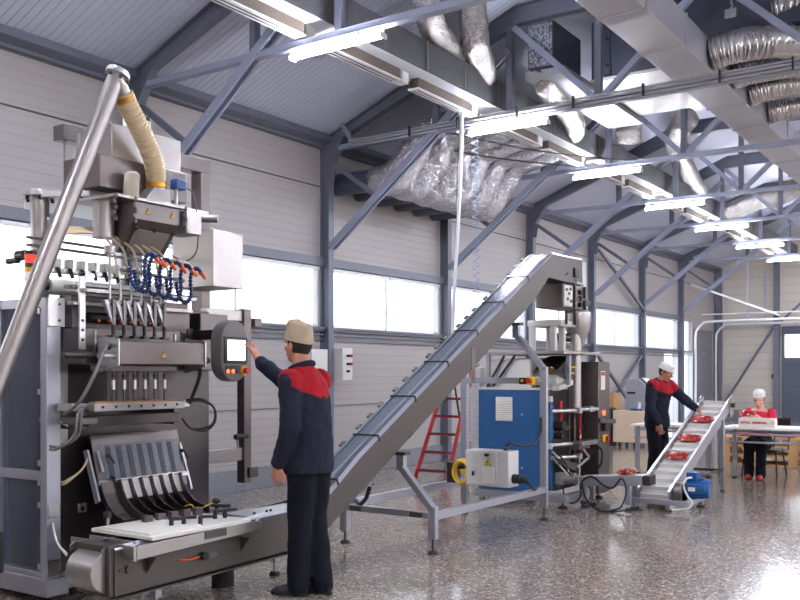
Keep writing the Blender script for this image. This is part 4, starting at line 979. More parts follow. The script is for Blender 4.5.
MB().cyl((-3.98, 7.72, .44), (-3.90, 7.72, .44), .045, n=16).cyl((-3.90, 7.72, .44), (-3.84, 7.72, .43), .03, n=14).build('plug', M['black'], t)
MB().tube([(-3.85, 7.72, .43), (-3.80, 7.73, .38), (-3.80, 7.80, .34), (-3.83, 7.9, .345)], .012, 8, 6).build('plug_cable', M['black'], t)
m = MB()
for k in range(7):
    r = .085+.006*(k % 3); m.tube([(-4.52+.012*math.sin(k*2+j), 7.68+.01*k-.03+.0*j, .50+0) for j in range(1)]+[(-4.50+r*math.cos(j*PI/7), 7.62+.012*k, .48+r*1.25*math.sin(j*PI/7)) for j in range(14)], .008, 6, 3, closed=True)
tag(m.build('cable_coil', M['yellow']), 'coil of yellow cable hanging left of the white control box', 'cable')
tag(MB().cyl((-4.62, 7.75, .52), (-4.52, 7.75, .52), .035, n=14).box(-4.70, -4.6, 7.7, 7.8, .36, .56).build('air_service_unit', M['steel_dk'], bev=.004), 'dark metal air service unit beside the yellow cable coil', 'valve')

# ================================================================== MACHINE B: vertical bagging machine with elevator head
B = thing('bagging_machine', 'vertical bag forming machine with blue cabinet in the middle of the hall', 'packing machine', (-4.6, 9.5, 0))
def PB(mb, name, mat, bev=0, parent=None, **k): return mb.build(name, M[mat] if isinstance(mat, str) else mat, parent or B, bev, **k)
PB(MB().box(-5.06, -4.30, 9.05, 9.66, .15, 1.245), 'cabinet', 'steel_br', .006); PB(MB().box(-5.06, -4.30, 8.97, 9.05, .15, 1.245), 'cabinet_door', 'blue', .006)
PB(MB().box(-5.07, -4.29, 8.96, 9.66, 1.245, 1.27), 'cabinet_trim', 'white_enamel', .003)
v_ = PB(MB().box(-4.835, -4.635, 8.955, 8.972, .905, 1.165), 'vent_grille', 'white_plastic', .003)
for k in range(9): PB(MB().prism([(8.955, .925+.024*k), (8.945, .93+.024*k), (8.955, .943+.024*k)], 'x', -4.825, -4.645), 'louvre', 'white_plastic', parent=v_)
for x, z in ((-4.52, .98), (-4.52, .40)): PB(MB().cyl((x, 8.962, z), (x, 8.972, z), .012, n=10), 'door_lock', 'steel_lt')
PB(MB().box(-4.30, -4.21, 9.02, 9.10, .17, 1.10), 'blue_column', 'blue', .004)
PB(MB().box(-5.1, -4.0, 8.95, 9.03, .06, .14).box(-4.08, -4.0, 9.03, 10.0, .06, .14).box(-5.1, -5.02, 9.03, 10.0, .06, .14), 'base_frame', 'alu', .004)
for x, y in ((-5.0, 9.0), (-4.05, 8.99), (-4.04, 9.55), (-4.05, 9.96), (-5.0, 9.96)):
    f = PB(MB().cyl((x, y, .02), (x, y, .07), .013, n=8), 'foot', 'steel_dk'); PB(MB().cyl((x, y, 0), (x, y, .025), .055, .04, n=16), 'foot_pad', 'rubber', parent=f)
for z, x0 in ((1.12, -4.29), (.62, -4.29)): PB(MB().box(x0, x0+.12, 8.96, 9.0, z, z+.06), 'plate_bracket', 'white_enamel', .003)
# dark inner wall and process parts
PB(MB().box(-4.36, -4.30, 9.66, 9.72, .15, 1.3).box(-4.42, -4.36, 9.10, 9.72, .15, 1.3), 'inner_wall', 'steel_dk')
PB(MB().box(-4.30, -4.20, 9.10, 9.70, .16, .24), 'lower_tray', 'steel_dk', .004)
tu = PB(MB().cyl((-4.13, 9.50, 1.0), (-4.13, 9.50, 1.86), .062, n=26), 'forming_tube', 'steel', .0)
PB(MB().box(-4.09, -4.075, 9.50, 9.545, .52, 1.16), 'film_web', 'candy', .003, parent=tu); PB(MB().box(-4.17, -4.11, 9.44, 9.56, .30, 1.0), 'film_former', 'steel_dk', .01, parent=tu)
PB(MB().box(-4.22, -4.20, 9.26, 9.32, .78, 1.12), 'red_cover', 'red', .003)
for z in (1.02, .66, .52): 
    j = PB(MB().cyl((-4.20, 9.02, z), (-4.06, 9.40, z), .022, n=12), 'jaw_rod', 'steel_lt'); PB(MB().box(-4.10, -4.02, 9.36, 9.44, z-.03, z+.03), 'jaw_block', 'steel_lt', .004, parent=j)
PB(MB().cyl((-4.04, 9.44, 1.03), (-3.96, 9.72, 1.03), .02, n=12).box(-4.06, -3.98, 9.55, 9.68, 1.0, 1.06), 'jaw_cylinder', 'steel_lt')
PB(MB().box(-4.12, -4.0, 9.3, 9.6, .60, .66), 'jaw_plate', 'steel_br', .004); PB(MB().box(-4.06, -3.96, 9.3, 9.75, .64, .69), 'jaw_slide', 'steel', .004)
PB(MB().prism([(9.02, .52), (9.02, .46), (9.36, .36), (9.42, .40), (9.40, .44)], 'x', -4.12, -4.06), 'swing_arm', 'steel_br', .003)
PB(MB().bar((-4.06, 9.36, .40), (-4.0, 9.56, .50), .02, .03).bar((-4.0, 9.56, .50), (-4.02, 9.40, .62), .02, .03), 'link_arm', 'steel')
for k, (y, z, r) in enumerate(((9.18, .86, .05), (9.24, .84, .035), (9.15, .75, .03), (9.5, .38, .045), (9.5, .30, .04))): PB(MB().cyl((-4.28, y, z), (-4.12, y, z), r, n=16), 'drive_wheel', 'rubber')
PB(MB().cyl((-4.24, 9.06, .70), (-4.10, 9.06, .70), .02, n=10).cyl((-4.24, 9.06, .40), (-4.24, 9.06, .72), .018, n=10), 'tie_rod', 'steel_br')
for k in range(4): PB(MB().tube([(-4.2, 9.05, .62-.03*k), (-4.05, 9.02+.03*k, .50-.05*k), (-4.05, 9.10+.05*k, .38-.03*k), (-4.15, 9.25+.05*k, .34)], .009, 7, 5), 'air_tube', 'white_plastic' if k % 2 else 'rubber')
PB(MB().tube([(-3.98, 9.72, .62), (-3.9, 9.70, .56), (-3.9, 9.66, .42), (-4.0, 9.62, .32), (-4.1, 9.6, .30)], .014, 8, 6), 'cable', 'rubber')
# film shoulder, roll, hopper
PB(MB().prism([(9.02, 1.47), (9.3, 1.60), (9.46, 1.62), (9.60, 1.48), (9.44, 1.36), (9.2, 1.40)], 'x', -4.40, -4.12), 'film_shoulder', 'steel_dk', .006)
PB(MB().cyl((-4.75, 9.25, 1.36), (-4.2, 9.25, 1.36), .095, n=28), 'film_roll', 'white_plastic')
PB(MB().prism([(9.05, 1.29), (9.05, 1.24), (9.42, 1.30), (9.42, 1.36)], 'x', -4.2, -4.12), 'roll_bracket', 'white_enamel', .003)
PB(MB().bar((-4.2, 9.0, 1.49), (-4.1, 9.4, 1.42), .012, .012).bar((-4.2, 9.0, 1.46), (-4.1, 9.45, 1.50), .012, .012), 'film_guide', 'brass')
PB(MB().box(-5.0, -4.36, 9.66, 10.02, .15, 1.60), 'rear_body', 'steel', .006)
for p, q in (((-4.95, 8.98, 1.28), (-4.75, 9.0, 1.62)), ((-4.88, 8.98, 1.28), (-4.62, 9.0, 1.62))): PB(MB().bar(p, q, .02, .02), 'gas_strut', 'black')
PB(MB().box(-4.97, -4.45, 9.02, 9.08, 1.27, 1.58), 'rear_panel', 'white_enamel', .003)
# operator post
op = PB(MB().box(-4.17, -3.95, 9.72, 10.05, .08, 1.555), 'operator_post', 'steel_br', .006)
PB(MB().box(-3.95, -3.946, 9.78, 9.90, 1.24, 1.45), 'instruction_plate', 'white_plastic', parent=op); PB(MB().box(-3.946, -3.944, 9.79, 9.89, 1.40, 1.44), 'plate_header', 'red', parent=op)
PB(MB().cyl((-3.95, 9.86, .98), (-3.935, 9.86, .98), .028, n=16), 'run_lamp', 'lamp_red', parent=op); PB(MB().box(-3.95, -3.93, 9.82, 9.94, .655, .73), 'stop_box', 'yellow', .003, parent=op); PB(MB().cyl((-3.93, 9.90, .69), (-3.90, 9.90, .69), .03, n=14), 'stop_button', 'red', parent=op)
PB(MB().box(-3.95, -3.90, 9.8, 9.92, .78, .86), 'cable_socket', 'black', .006, parent=op)
PB(MB().bar((-3.94, 9.72, .90), (-3.86, 9.98, .88), .03, .05), 'post_arm', 'steel_dk', .004)
# platform and posts
PB(MB().box(-5.05, -4.02, 8.95, 9.95, 1.63, 1.665), 'platform', 'steel', .004)
for x, y in ((-4.95, 9.0), (-4.08, 9.20), (-4.06, 9.88)): PB(MB().box(x-.022, x+.022, y-.022, y+.022, 1.24 if x < -4.5 else 1.30, 1.63), 'platform_post', 'alu', .003)
PB(MB().cyl((-4.2, 9.75, 1.24), (-4.2, 9.75, 1.63), .02, n=10), 'round_post', 'steel_dk')
# elevator head, vibratory tray, discharge hopper above the platform
ev_ = PB(MB().box(-4.46, -4.14, 9.18, 9.80, 2.14, 2.40), 'elevator_box', 'steel_br', .006)
PB(MB().box(-4.14, -4.13, 9.20, 9.42, 2.16, 2.38), 'clear_window', 'white_enamel', .003, parent=ev_)
for y, z in ((9.24, 2.32), (9.31, 2.28), (9.27, 2.22), (9.34, 2.33), (9.36, 2.2)): PB(MB().box(-4.131, -4.122, y, y+.04, z, z+.03), 'mechanism', 'steel_dk', parent=ev_)
m = MB(); m.box(-4.14, -4.115, 9.46, 9.49, 2.14, 2.40).box(-4.14, -4.115, 9.74, 9.77, 2.14, 2.40).box(-4.14, -4.12, 9.49, 9.74, 2.24, 2.27)
PB(m, 'box_frame', 'steel_dk', .003, parent=ev_)
for k in range(3): PB(MB().cyl((-4.14, 9.62, 2.19+.07*k), (-4.11, 9.62, 2.19+.07*k), .028, n=12), 'idler', 'rubber', parent=ev_)
PB(MB().cyl((-4.13, 9.50, 2.43), (-4.13, 9.70, 2.42), .018, n=10), 'chrome_bar', 'steel_lt', parent=ev_)
PB(MB().box(-4.5, -4.1, 9.05, 9.5, 1.93, 2.0), 'vibrating_tray', 'white_enamel', .01)
for y in (9.14, 9.36): PB(MB().box(-4.09, -4.07, y-.01, y+.015, 1.95, 2.10), 'spring', 'rubber')
PB(MB().bar((-4.08, 9.10, 2.08), (-4.08, 9.42, 2.08), .012, .014), 'tray_rod', 'rubber')
PB(MB().box(-4.10, -4.07, 9.46, 9.52, 1.92, 2.01), 'tray_stop', 'rubber', .006)
for x, y in ((-4.42, 9.02), (-4.2, 9.08), (-4.2, 9.30), (-4.42, 9.45)): PB(MB().box(x-.03, x+.03, y-.03, y+.03, 1.665, 1.93), 'tray_leg', 'white_enamel', .003)
PB(MB().cyl((-4.3, 9.34, 1.82), (-4.14, 9.52, 1.82), .05, n=16).box(-4.18, -4.1, 9.46, 9.56, 1.79, 1.86), 'vibrator', 'steel_dk')
PB(MB().lathe([(.055, 1.68), (.065, 1.73), (.13, 1.90), (.15, 2.02), (.145, 2.10), (.12, 2.12)], (-4.13, 9.56, 0)), 'discharge_hopper', 'steel')
PB(MB().prism([(9.42, 2.0), (9.54, 2.10), (9.54, 1.74)], 'x', -4.14, -4.05), 'hopper_guard', 'steel_lt', .004)

# outfeed conveyor under the bagging machine
t = thing('outfeed_conveyor', 'short grey outfeed conveyor leaving the bagging machine at floor height', 'conveyor', (-3.65, 9.35, 0))
def PO(mb, name, mat, bev=0, parent=None): return mb.build(name, M[mat], parent or t, bev)
for y in (9.20, 9.44): PO(MB().bar((-3.96, y, .27), (-3.27, y, .325), .012, .10), 'side_plate', 'alu', .002)
PO(MB().bar((-3.96, 9.32, .315), (-3.27, 9.32, .37), .22, .012), 'belt', 'belt_white')
PO(MB().box(-3.31, -3.20, 9.24, 9.42, .27, .37), 'end_roller_box', 'steel_dk', .004)
PO(MB().cyl((-4.12, 9.16, .29), (-3.98, 9.16, .30), .065, n=18), 'motor', 'steel'); PO(MB().box(-4.2, -4.1, 9.10, 9.22, .23, .36), 'gearbox', 'alu', .006)
for x in (-3.9, -3.42):
    f = PO(MB().box(x-.025, x+.025, 9.20, 9.25, .06, .26), 'leg', 'alu', .003); PO(MB().cyl((x, 9.225, 0), (x, 9.225, .022), .05, .035, n=14), 'foot_pad', 'rubber', parent=f)
    f = PO(MB().box(x-.025, x+.025, 9.40, 9.45, .06, .26), 'leg', 'alu', .003); PO(MB().cyl((x, 9.425, 0), (x, 9.425, .022), .05, .035, n=14), 'foot_pad', 'rubber', parent=f)
for i, pts in enumerate(([(-4.12, 9.14, .24), (-4.08, 9.1, .12), (-3.98, 9.06, .05), (-3.9, 9.1, .12), (-3.92, 9.16, .26), (-3.8, 9.15, .34), (-3.66, 9.13, .26), (-3.55, 9.12, .24), (-3.46, 9.13, .34), (-3.40, 9.1, .22), (-3.44, 9.06, .06), (-3.55, 9.06, .012)],
                         [(-3.9, 9.14, .26), (-3.82, 9.05, .12), (-3.66, 8.98, .02), (-3.5, 9.0, .012), (-3.38, 9.05, .03), (-3.25, 9.15, .03)])):
    tag(MB().tube(pts, .010, 8, 6).build('cable', M['black']), ['black cable looping below the outfeed conveyor', 'black cable lying on the floor towards the white belt conveyor'][i], 'cable')

# white cleated take-away conveyor
W = thing('takeaway_conveyor', 'sloping white cleated belt conveyor carrying red candy packs up to the table', 'conveyor', (-3.235, 10.6, 0))
def PW(mb, name, mat, bev=0, parent=None): return mb.build(name, M[mat] if isinstance(mat, str) else mat, parent or W, bev)
q0, q1 = Vector((0, 9.46, .135)), Vector((0, 11.82, 1.045)); dd = (q1-q0).normalized(); up = Vector((0, -dd.z, dd.y))
def onbelt(s, x=-3.235, h=0): p = q0+dd*s+up*h; return Vector((x, p.y, p.z))
Lb = (q1-q0).length
m = MB(); m.bar(onbelt(0), onbelt(Lb), .30, .05)
for k in range(14):
    s = .1+k*.18; m.bar(onbelt(s, -3.37, .045), onbelt(s, -3.10, .045), .008, .05, up)
PW(m, 'cleated_belt', 'belt_white')
for x in (-3.405, -3.065): PW(MB().bar(onbelt(-.02, x, .0), onbelt(Lb+.02, x, .0), .02, .13), 'side_rail', 'alu', .003); PW(MB().bar(onbelt(-.02, x, .072), onbelt(Lb+.02, x, .072), .03, .016), 'rail_cap', 'steel_lt', .002)
for x in (-3.42, -3.05): PW(MB().bar(onbelt(Lb-.14, x, -.02), onbelt(Lb+.03, x, -.02), .012, .24), 'head_plate', 'steel', .003)
PW(MB().cyl(onbelt(Lb-.05, -3.05, 0), onbelt(Lb-.05, -3.0, 0), .03, n=12), 'head_bearing', 'steel_dk')
for x in (-3.42, -3.05):
    l_ = PW(MB().box(x-.02, x+.02, 11.38, 11.42, .015, .86), 'leg', 'alu', .003); PW(MB().cyl((x, 11.4, 0), (x, 11.4, .018), .035, n=12), 'foot_pad', 'steel_dk', parent=l_)
PW(MB().bar((-3.05, 11.4, .25), (-3.07, 10.2, .27), .03, .03), 'long_brace', 'steel_dk'); PW(MB().bar((-3.42, 11.4, .25), (-3.05, 11.4, .25), .03, .03), 'cross_brace', 'steel_dk')
PW(MB().box(-3.46, -2.84, 9.36, 9.41, .07, .12).box(-3.46, -3.41, 9.41, 10.0, .07, .12).box(-2.9, -2.85, 9.41, 9.98, .07, .12), 'base_frame', 'alu', .003)
for x, y in ((-3.42, 9.38), (-3.06, 9.38), (-2.88, 9.92)):
    l_ = PW(MB().box(x-.02, x+.02, y-.02, y+.02, .02, .08), 'foot', 'steel', .003); PW(MB().cyl((x, y, 0), (x, y, .02), .05, .035, n=14), 'foot_pad', 'rubber', parent=l_)
PW(MB().cyl((-3.04, 9.58, .19), (-2.95, 9.58, .19), .105, n=28), 'drive_guard', 'steel_br', .004); PW(MB().box(-3.045, -2.95, 9.48, 9.68, .05, .18), 'guard_box', 'steel_br', .004)
mo = PW(MB().cyl((-2.95, 9.70, .22), (-2.78, 9.72, .22), .098, n=28), 'motor', 'motor_blue'); PW(MB().cyl((-2.78, 9.72, .22), (-2.73, 9.725, .22), .104, .09, n=28), 'fan_cover', 'motor_blue', .003, parent=mo)
m = MB()
for k in range(16): a_ = 2*PI*k/16; m.bar((-2.94, 9.70+.1*math.cos(a_), .22+.1*math.sin(a_)), (-2.79, 9.72+.1*math.cos(a_), .22+.1*math.sin(a_)), .006, .014)
PW(m, 'cooling_fins', 'motor_blue', parent=mo); PW(MB().box(-2.95, -2.84, 9.64, 9.77, .30, .39), 'terminal_box', 'motor_blue', .006, parent=mo); PW(MB().box(-2.92, -2.85, 9.598, 9.606, .2, .24), 'nameplate', 'white_plastic', parent=mo)
PW(MB().box(-2.98, -2.9, 9.70, 9.86, .10, .32), 'gearbox', 'steel', .008); PW(MB().tube([(-2.89, 9.63, .34), (-2.93, 9.58, .33), (-2.95, 9.54, .26), (-2.90, 9.52, .16), (-2.85, 9.50, .10), (-2.88, 9.46, .04), (-3.0, 9.34, .03)], .011, 8, 6), 'motor_cable', 'white_plastic')

# candy packs: pillow bags
def pack(label, loc, rz=0, tilt=(0, 0), sc=1.0):
    m = MB(); nx, ny = 10, 8; L, Wd = .105, .068
    rnd = random.Random(label)
    for s in (1, -1):
        for j in range(ny+1):
            for i in range(nx+1):
                u, v = i/nx*2-1, j/ny*2-1
                h = .032*(max(0, 1-u**4)**.6)*(max(0, 1-v*v)**.5)*(1+.25*rnd.uniform(-1, 1))
                m.v.append((u*L*(1-.05*v*v)*sc, v*Wd*(1-.06*u*u)*sc, (.034+s*h)*sc))
    st = (nx+1)*(ny+1)
    for j in range(ny):
        for i in range(nx):
            a_ = j*(nx+1)+i; m.f.append([a_, a_+1, a_+nx+2, a_+nx+1]); m.m.append(0); b_ = a_+st; m.f.append([b_, b_+nx+1, b_+nx+2, b_+1]); m.m.append(0)
    for u in (-1, 1): m.box(u*L*sc-.006*sc, u*L*sc+.006*sc, -Wd*.94*sc, Wd*.94*sc, .031*sc, .037*sc)
    o = m.build('candy_pack', M['candy'], local=True, sharp=2)
    o.location = loc; o.rotation_euler = (tilt[0], tilt[1], rz)
    return tag(o, label, 'candy pack', 'red candy packs')
sl = math.atan2(dd.z, dd.y)
for s, lab in ((.86, 'red candy pack lowest on the white sloping belt'), (1.34, 'red candy pack in the middle of the white sloping belt'), (1.88, 'red candy pack highest on the white sloping belt, under the worker’s hand')):
    p = onbelt(s, -3.24, .027); pack(lab.replace('’', "'"), p, .1*s-.1, (sl, 0), 1.12)
pack('red candy pack lying on the short grey outfeed conveyor', (-3.46, 9.30, .363), .1, (0, -.08), .95)

# ================================================================== TABLES, CHAIR, BOXES
def table(label, x0, x1, y0, y1, z, legs):
    t = thing('work_table', label, 'table', ((x0+x1)/2, (y0+y1)/2, 0), 0, None)
    MB().box(x0, x1, y0, y1, z-.028, z).build('table_top', M['white_plastic'], t, .004)
    MB().box(x0+.04, x1-.04, y0+.03, y0+.06, z-.10, z-.07).box(x0+.04, x1-.04, y1-.06, y1-.03, z-.10, z-.07).box(x0+.03, x0+.06, y0+.05, y1-.05, z-.10, z-.07).build('under_frame', M['alu'], t, .003)
    MB().box(x0+.04, x1-.04, y0+.02, y0+.045, z-.2, z-.175).build('rail', M['alu'], t, .003)
    for x, y in legs:
        l_ = MB().box(x-.028, x+.028, y-.028, y+.028, .02, z-.028).build('leg', M['alu'], t, .004); MB().box(x-.03, x+.03, y-.03, y+.03, 0, .022).build('leg_cap', M['black'], l_)
    return t
table('white packing table on grey legs in front of the seated woman', -3.34, -1.3, 12.27, 13.0, .725, ((-3.30, 12.32), (-3.30, 12.95), (-1.35, 12.32), (-1.35, 12.95)))
table('white table behind the standing worker by the wooden cabinet', -4.68, -3.55, 12.70, 13.4, .70, ((-4.60, 12.76), (-4.60, 13.34), (-3.6, 12.76), (-3.6, 13.34)))
t = thing('carton_tray', 'white candy carton with red lettering on the packing table', 'carton', (-2.9000, 12.5, .725))
m = MB(); m.box(-3.1100, -2.7100, 12.38, 12.386, .726, .84); m.box(-3.1100, -2.7100, 12.614, 12.62, .726, .84); m.box(-3.1100, -3.1040, 12.386, 12.614, .726, .84); m.box(-2.7160, -2.7100, 12.386, 12.614, .726, .84); m.box(-3.1040, -2.7160, 12.386, 12.614, .726, .732)
m.build('tray', M['card'], t)
MB().box(-2.7060, -2.6600, 12.36, 12.5, .727, .84).build('end_panel', M['card'], t)
def text(body, size, loc, rot, mat, parent, name='lettering', bold=.0):
    cu = bpy.data.curves.new('tmp_text', 'FONT'); cu.body = body; cu.size = size; cu.extrude = .0015; cu.align_x = 'CENTER'; cu.align_y = 'CENTER'; cu.offset = bold
    tmp = bpy.data.objects.new('tmp_text', cu); COL.objects.link(tmp)
    dg = bpy.context.evaluated_depsgraph_get(); me = bpy.data.meshes.new_from_object(tmp.evaluated_get(dg)); bpy.data.objects.remove(tmp); bpy.data.curves.remove(cu)
    me.name = name; me.materials.clear(); me.materials.append(mat)
    o = bpy.data.objects.new(name, me); COL.objects.link(o); o.parent = parent
    o.location = Vector(loc)-root_loc(parent); o.rotation_euler = rot; return o
text('KETAL  ARMENIA', .043, (-2.925, 12.378, .784), (PI/2, 0, 0), M['ink'], t, bold=.0012)
text('12', .05, (-2.6830, 12.358, .79), (PI/2, 0, 0), M['ink_dk'], t, 'stamp')
pack('red candy pack held in the hands of the seated woman', (-3.09, 12.74, .86), .1, (.35, 0), .95)
t = thing('chair', 'dark chair with thin black legs under the seated woman', 'chair', (-3.02, 13.4, 0))
MB().box(-3.24, -2.80, 13.16, 13.58, .345, .378).build('seat', M['black'], t, .012)
MB().box(-2.96, -2.70, 13.60, 13.64, .56, .80).build('backrest', M['black'], t, .02)
for x, y, tx, ty in ((-3.22, 13.18, -3.26, 13.14), (-2.82, 13.18, -2.79, 13.10), (-3.22, 13.58, -3.25, 13.62), (-2.82, 13.58, -2.78, 13.66)): MB().cyl((tx, ty, 0), (x, y, .35), .013, n=10).build('leg', M['black'], t)
for x in (-2.93, -2.74): MB().tube([(x, 13.56, .36), (x, 13.62, .55), (x, 13.625, .66)], .011, 8, 4).build('back_post', M['black'], t)
# pallets behind
def pallet(x, y, z, label):
    t = thing('pallet', label, 'pallet', (x, y, z), 0, 'stacked wooden pallets')
    m = MB()
    for k in range(5): m.box(x-.6, x+.6, y-.40+.165*k, y-.28+.165*k, z+.122, z+.144)
    m.build('deck_board', M['wood'], t)
    for yy in (-.36, 0, .36):
        for xx in (-.5, 0, .5):
            if yy == -.36 or xx == -.5: MB().box(x+xx-.07, x+xx+.07, y+yy-.04, y+yy+.04, z+.022, z+.122).build('block', M['wood'], t)
        MB().box(x-.6, x+.6, y+yy-.04, y+yy+.04, z, z+.022).build('skid', M['wood'], t)
nm = ['bottom', 'middle', 'top']
for k in range(3): pallet(-3.42, 15.2, .146*k, '%s wooden pallet of the stack behind the seated woman' % nm[k])
for k in range(3): pallet(-2.1, 15.1, .146*k, '%s wooden pallet of the stack at the right edge behind the table' % nm[k])
for k in range(2): tag(MB().box(-3.74+.5*k, -3.42+.5*k, 14.9, 15.3, .44, .50).build('folded_sack', M['red'], bev=.02), 'folded red sack on the pallets, %s of two' % ['left', 'right'][k], 'sack', 'red sacks on the pallets')

# wooden cabinet with coding device
t = thing('wood_cabinet', 'light wooden cabinet on castors near the left wall', 'cabinet', (-6.2, 17.2, 0))
MB().box(-6.62, -5.82, 17.0, 17.5, .09, .70).build('body', M['birch'], t, .006)
MB().box(-6.10, -5.83, 16.985, 17.0, .11, .68).build('door', M['birch'], t, .004)
MB().tube([(-6.06, 16.985, .55), (-6.06, 16.95, .54), (-6.06, 16.95, .44), (-6.06, 16.985, .43)], .008, 8, 3).build('handle', M['steel'], t)
for x, y in ((-6.5, 17.06), (-6.2, 17.06), (-5.92, 17.06), (-5.92, 17.44), (-6.5, 17.44)): MB().cyl((x-.02, y, .045), (x+.02, y, .045), .045, n=14).build('castor', M['black'], t)
t = thing('coding_device', 'grey coding machine with tilted screen on the wooden cabinet', 'machine', (-6.2, 17.2, .70))
MB().prism([(-6.40, .70), (-5.98, .70), (-5.90, 1.10), (-6.12, 1.30), (-6.40, 1.30)], 'y', 17.08, 17.42).build('casing', M['alu'], t, .01)
MB().bar((-6.10, 17.25, 1.32), (-5.78, 17.25, 1.00), .34, .04, (0, 0, 1)).build('screen_frame', M['grey_plastic'], t, .006); MB().bar((-6.06, 17.25, 1.305), (-5.82, 17.25, 1.065), .26, .03).build('screen', M['white_plastic'], t)
MB().box(-6.36, -6.2, 17.07, 17.085, 1.02, 1.06).build('vent', M['black'], t)
m = MB(); m.cyl((-6.12, 17.04, .70), (-6.10, 17.04, .86), .03, .022, n=12)
tag(m.build('bottle', M['white_plastic']), 'small white bottle standing on the wooden cabinet', 'bottle')
tag(MB().box(-6.28, -6.05, 16.96+.05, 17.06, .70, .745).build('tape_roll', M['motor_blue'], bev=.015), 'small blue item lying on the wooden cabinet', 'tape')
tag(MB().box(-7.3, -6.75, 17.4, 17.8, 0, 1.02).build('cardboard_box', M['wood'], bev=.006), 'brown cardboard box behind the bagging machine at the wall', 'box')
tag(MB().box(-6.85, -6.66, 17.0, 17.3, .0, .74).build('small_stand', M['steel_dk'], bev=.01), 'low dark stand left of the wooden cabinet', 'stand')

# ladder
t = thing('step_ladder', 'red step ladder with grey treads behind the inclined conveyor', 'ladder', (-6.2, 9.9, 0))
f = lambda q: (9.72+.42*q)
for x0, x1 in ((-6.43, -6.34), (-5.95, -5.98)): MB().bar((x0, 9.72, 0), (x1, 10.42, 1.45), .03, .05).build('rail', M['red'], t, .003)
for k in range(6):
    z = .20+.225*k; q = z/1.45; y = 9.72+.70*q; xa, xb = -6.43+.09*q, -5.95-.03*q
    s_ = MB().box(xa, xb, y-.04, y+.05, z-.022, z).build('step', M['red'], t, .003); MB().box(xa+.02, xb-.02, y-.045, y+.05, z, z+.008).build('tread', M['rubber'], s_)
for x0, x1 in ((-6.36, -6.28), (-5.98, -6.04)): MB().bar((x0, 11.0, 0), (x1, 10.45, 1.42), .02, .02).build('rear_leg', M['black'], t)
tag(MB().tube([(-5.53, 9.43, 0.0), (-5.53, 9.43, .5), (-5.54, 9.43, 1.0), (-5.55, 9.44, 1.3)], .013, 8, 5).build('air_line', M['blue_hose']), 'blue vertical air line standing by the red ladder', 'pipe')
tag(MB().box(-5.46, -5.34, 9.5, 9.62, 0, 1.5).build('valve_cabinet', M['white_enamel'], bev=.01), 'pale narrow valve cabinet between ladder and blue cabinet', 'cabinet')
for nme, off in (('blue', 0), ('red', .05)):
    hp = []
    for k in range(200):
        q = k/199; hp.append((-5.17+off*.6+.03*math.cos(k*.55), 8.86+.03*math.sin(k*.55), .62+.72*q))
    tag(MB().tube(hp, (.006), 5, 0).build('coil_hose', M['blue_hose' if nme == 'blue' else 'red']), '%s spiral hose hanging left of the blue cabinet' % nme, 'hose')

# ================================================================== PEOPLE
def remeshed(mb, name, mats, parent, voxel, smooth=4, paint=None, noise=0, ratio=None):
    """closed overlapping shapes -> one continuous skin"""
    o = mb.build('tmp_form', [], local=True)
    o.data.materials.clear()
    r = o.modifiers.new('r', 'REMESH'); r.mode = 'VOXEL'; r.voxel_size = voxel
    s = o.modifiers.new('s', 'SMOOTH'); s.factor = .5; s.iterations = smooth
    if noise:
        tx = bpy.data.textures.new('fold', 'CLOUDS'); tx.noise_scale = .09
        d = o.modifiers.new('d', 'DISPLACE'); d.texture = tx; d.strength = noise; d.mid_level = .5
    if ratio:
        q = o.modifiers.new('q', 'DECIMATE'); q.ratio = ratio
    dg = bpy.context.evaluated_depsgraph_get(); me = bpy.data.meshes.new_from_object(o.evaluated_get(dg))
    old = o.data; bpy.data.objects.remove(o); bpy.data.meshes.remove(old)
    me.name = name
    for m in mats: me.materials.append(m)
    for p in me.polygons:
        p.use_smooth = True
        p.material_index = paint(p.center) if paint else 0
    ob = bpy.data.objects.new(name, me); COL.objects.link(ob); ob.parent = parent; return ob

def ell_tube(mb, rings, n=20):
    """rings: (centre, half width vector, half depth vector); closed ends"""
    base = len(mb.v)
    for c, a, b in rings:
        for k in range(n):
            t = 2*PI*k/n; mb.v.append(tuple(Vector(c)+Vector(a)*math.cos(t)+Vector(b)*math.sin(t)))
    for i in range(len(rings)-1):
        for k in range(n):
            l = (k+1) % n; mb.f.append([base+i*n+k, base+i*n+l, base+(i+1)*n+l, base+(i+1)*n+k]); mb.m.append(0)
    mb.f.append([base+k for k in reversed(range(n))]); mb.m.append(0); mb.f.append([base+(len(rings)-1)*n+k for k in range(n)]); mb.m.append(0)

def limb(mb, pts, radii, n=14):
    for p, r in zip(pts, radii): mb.ball(p, r*.985, 12, 8)
    mb.tube(pts, list(radii), n, 0)

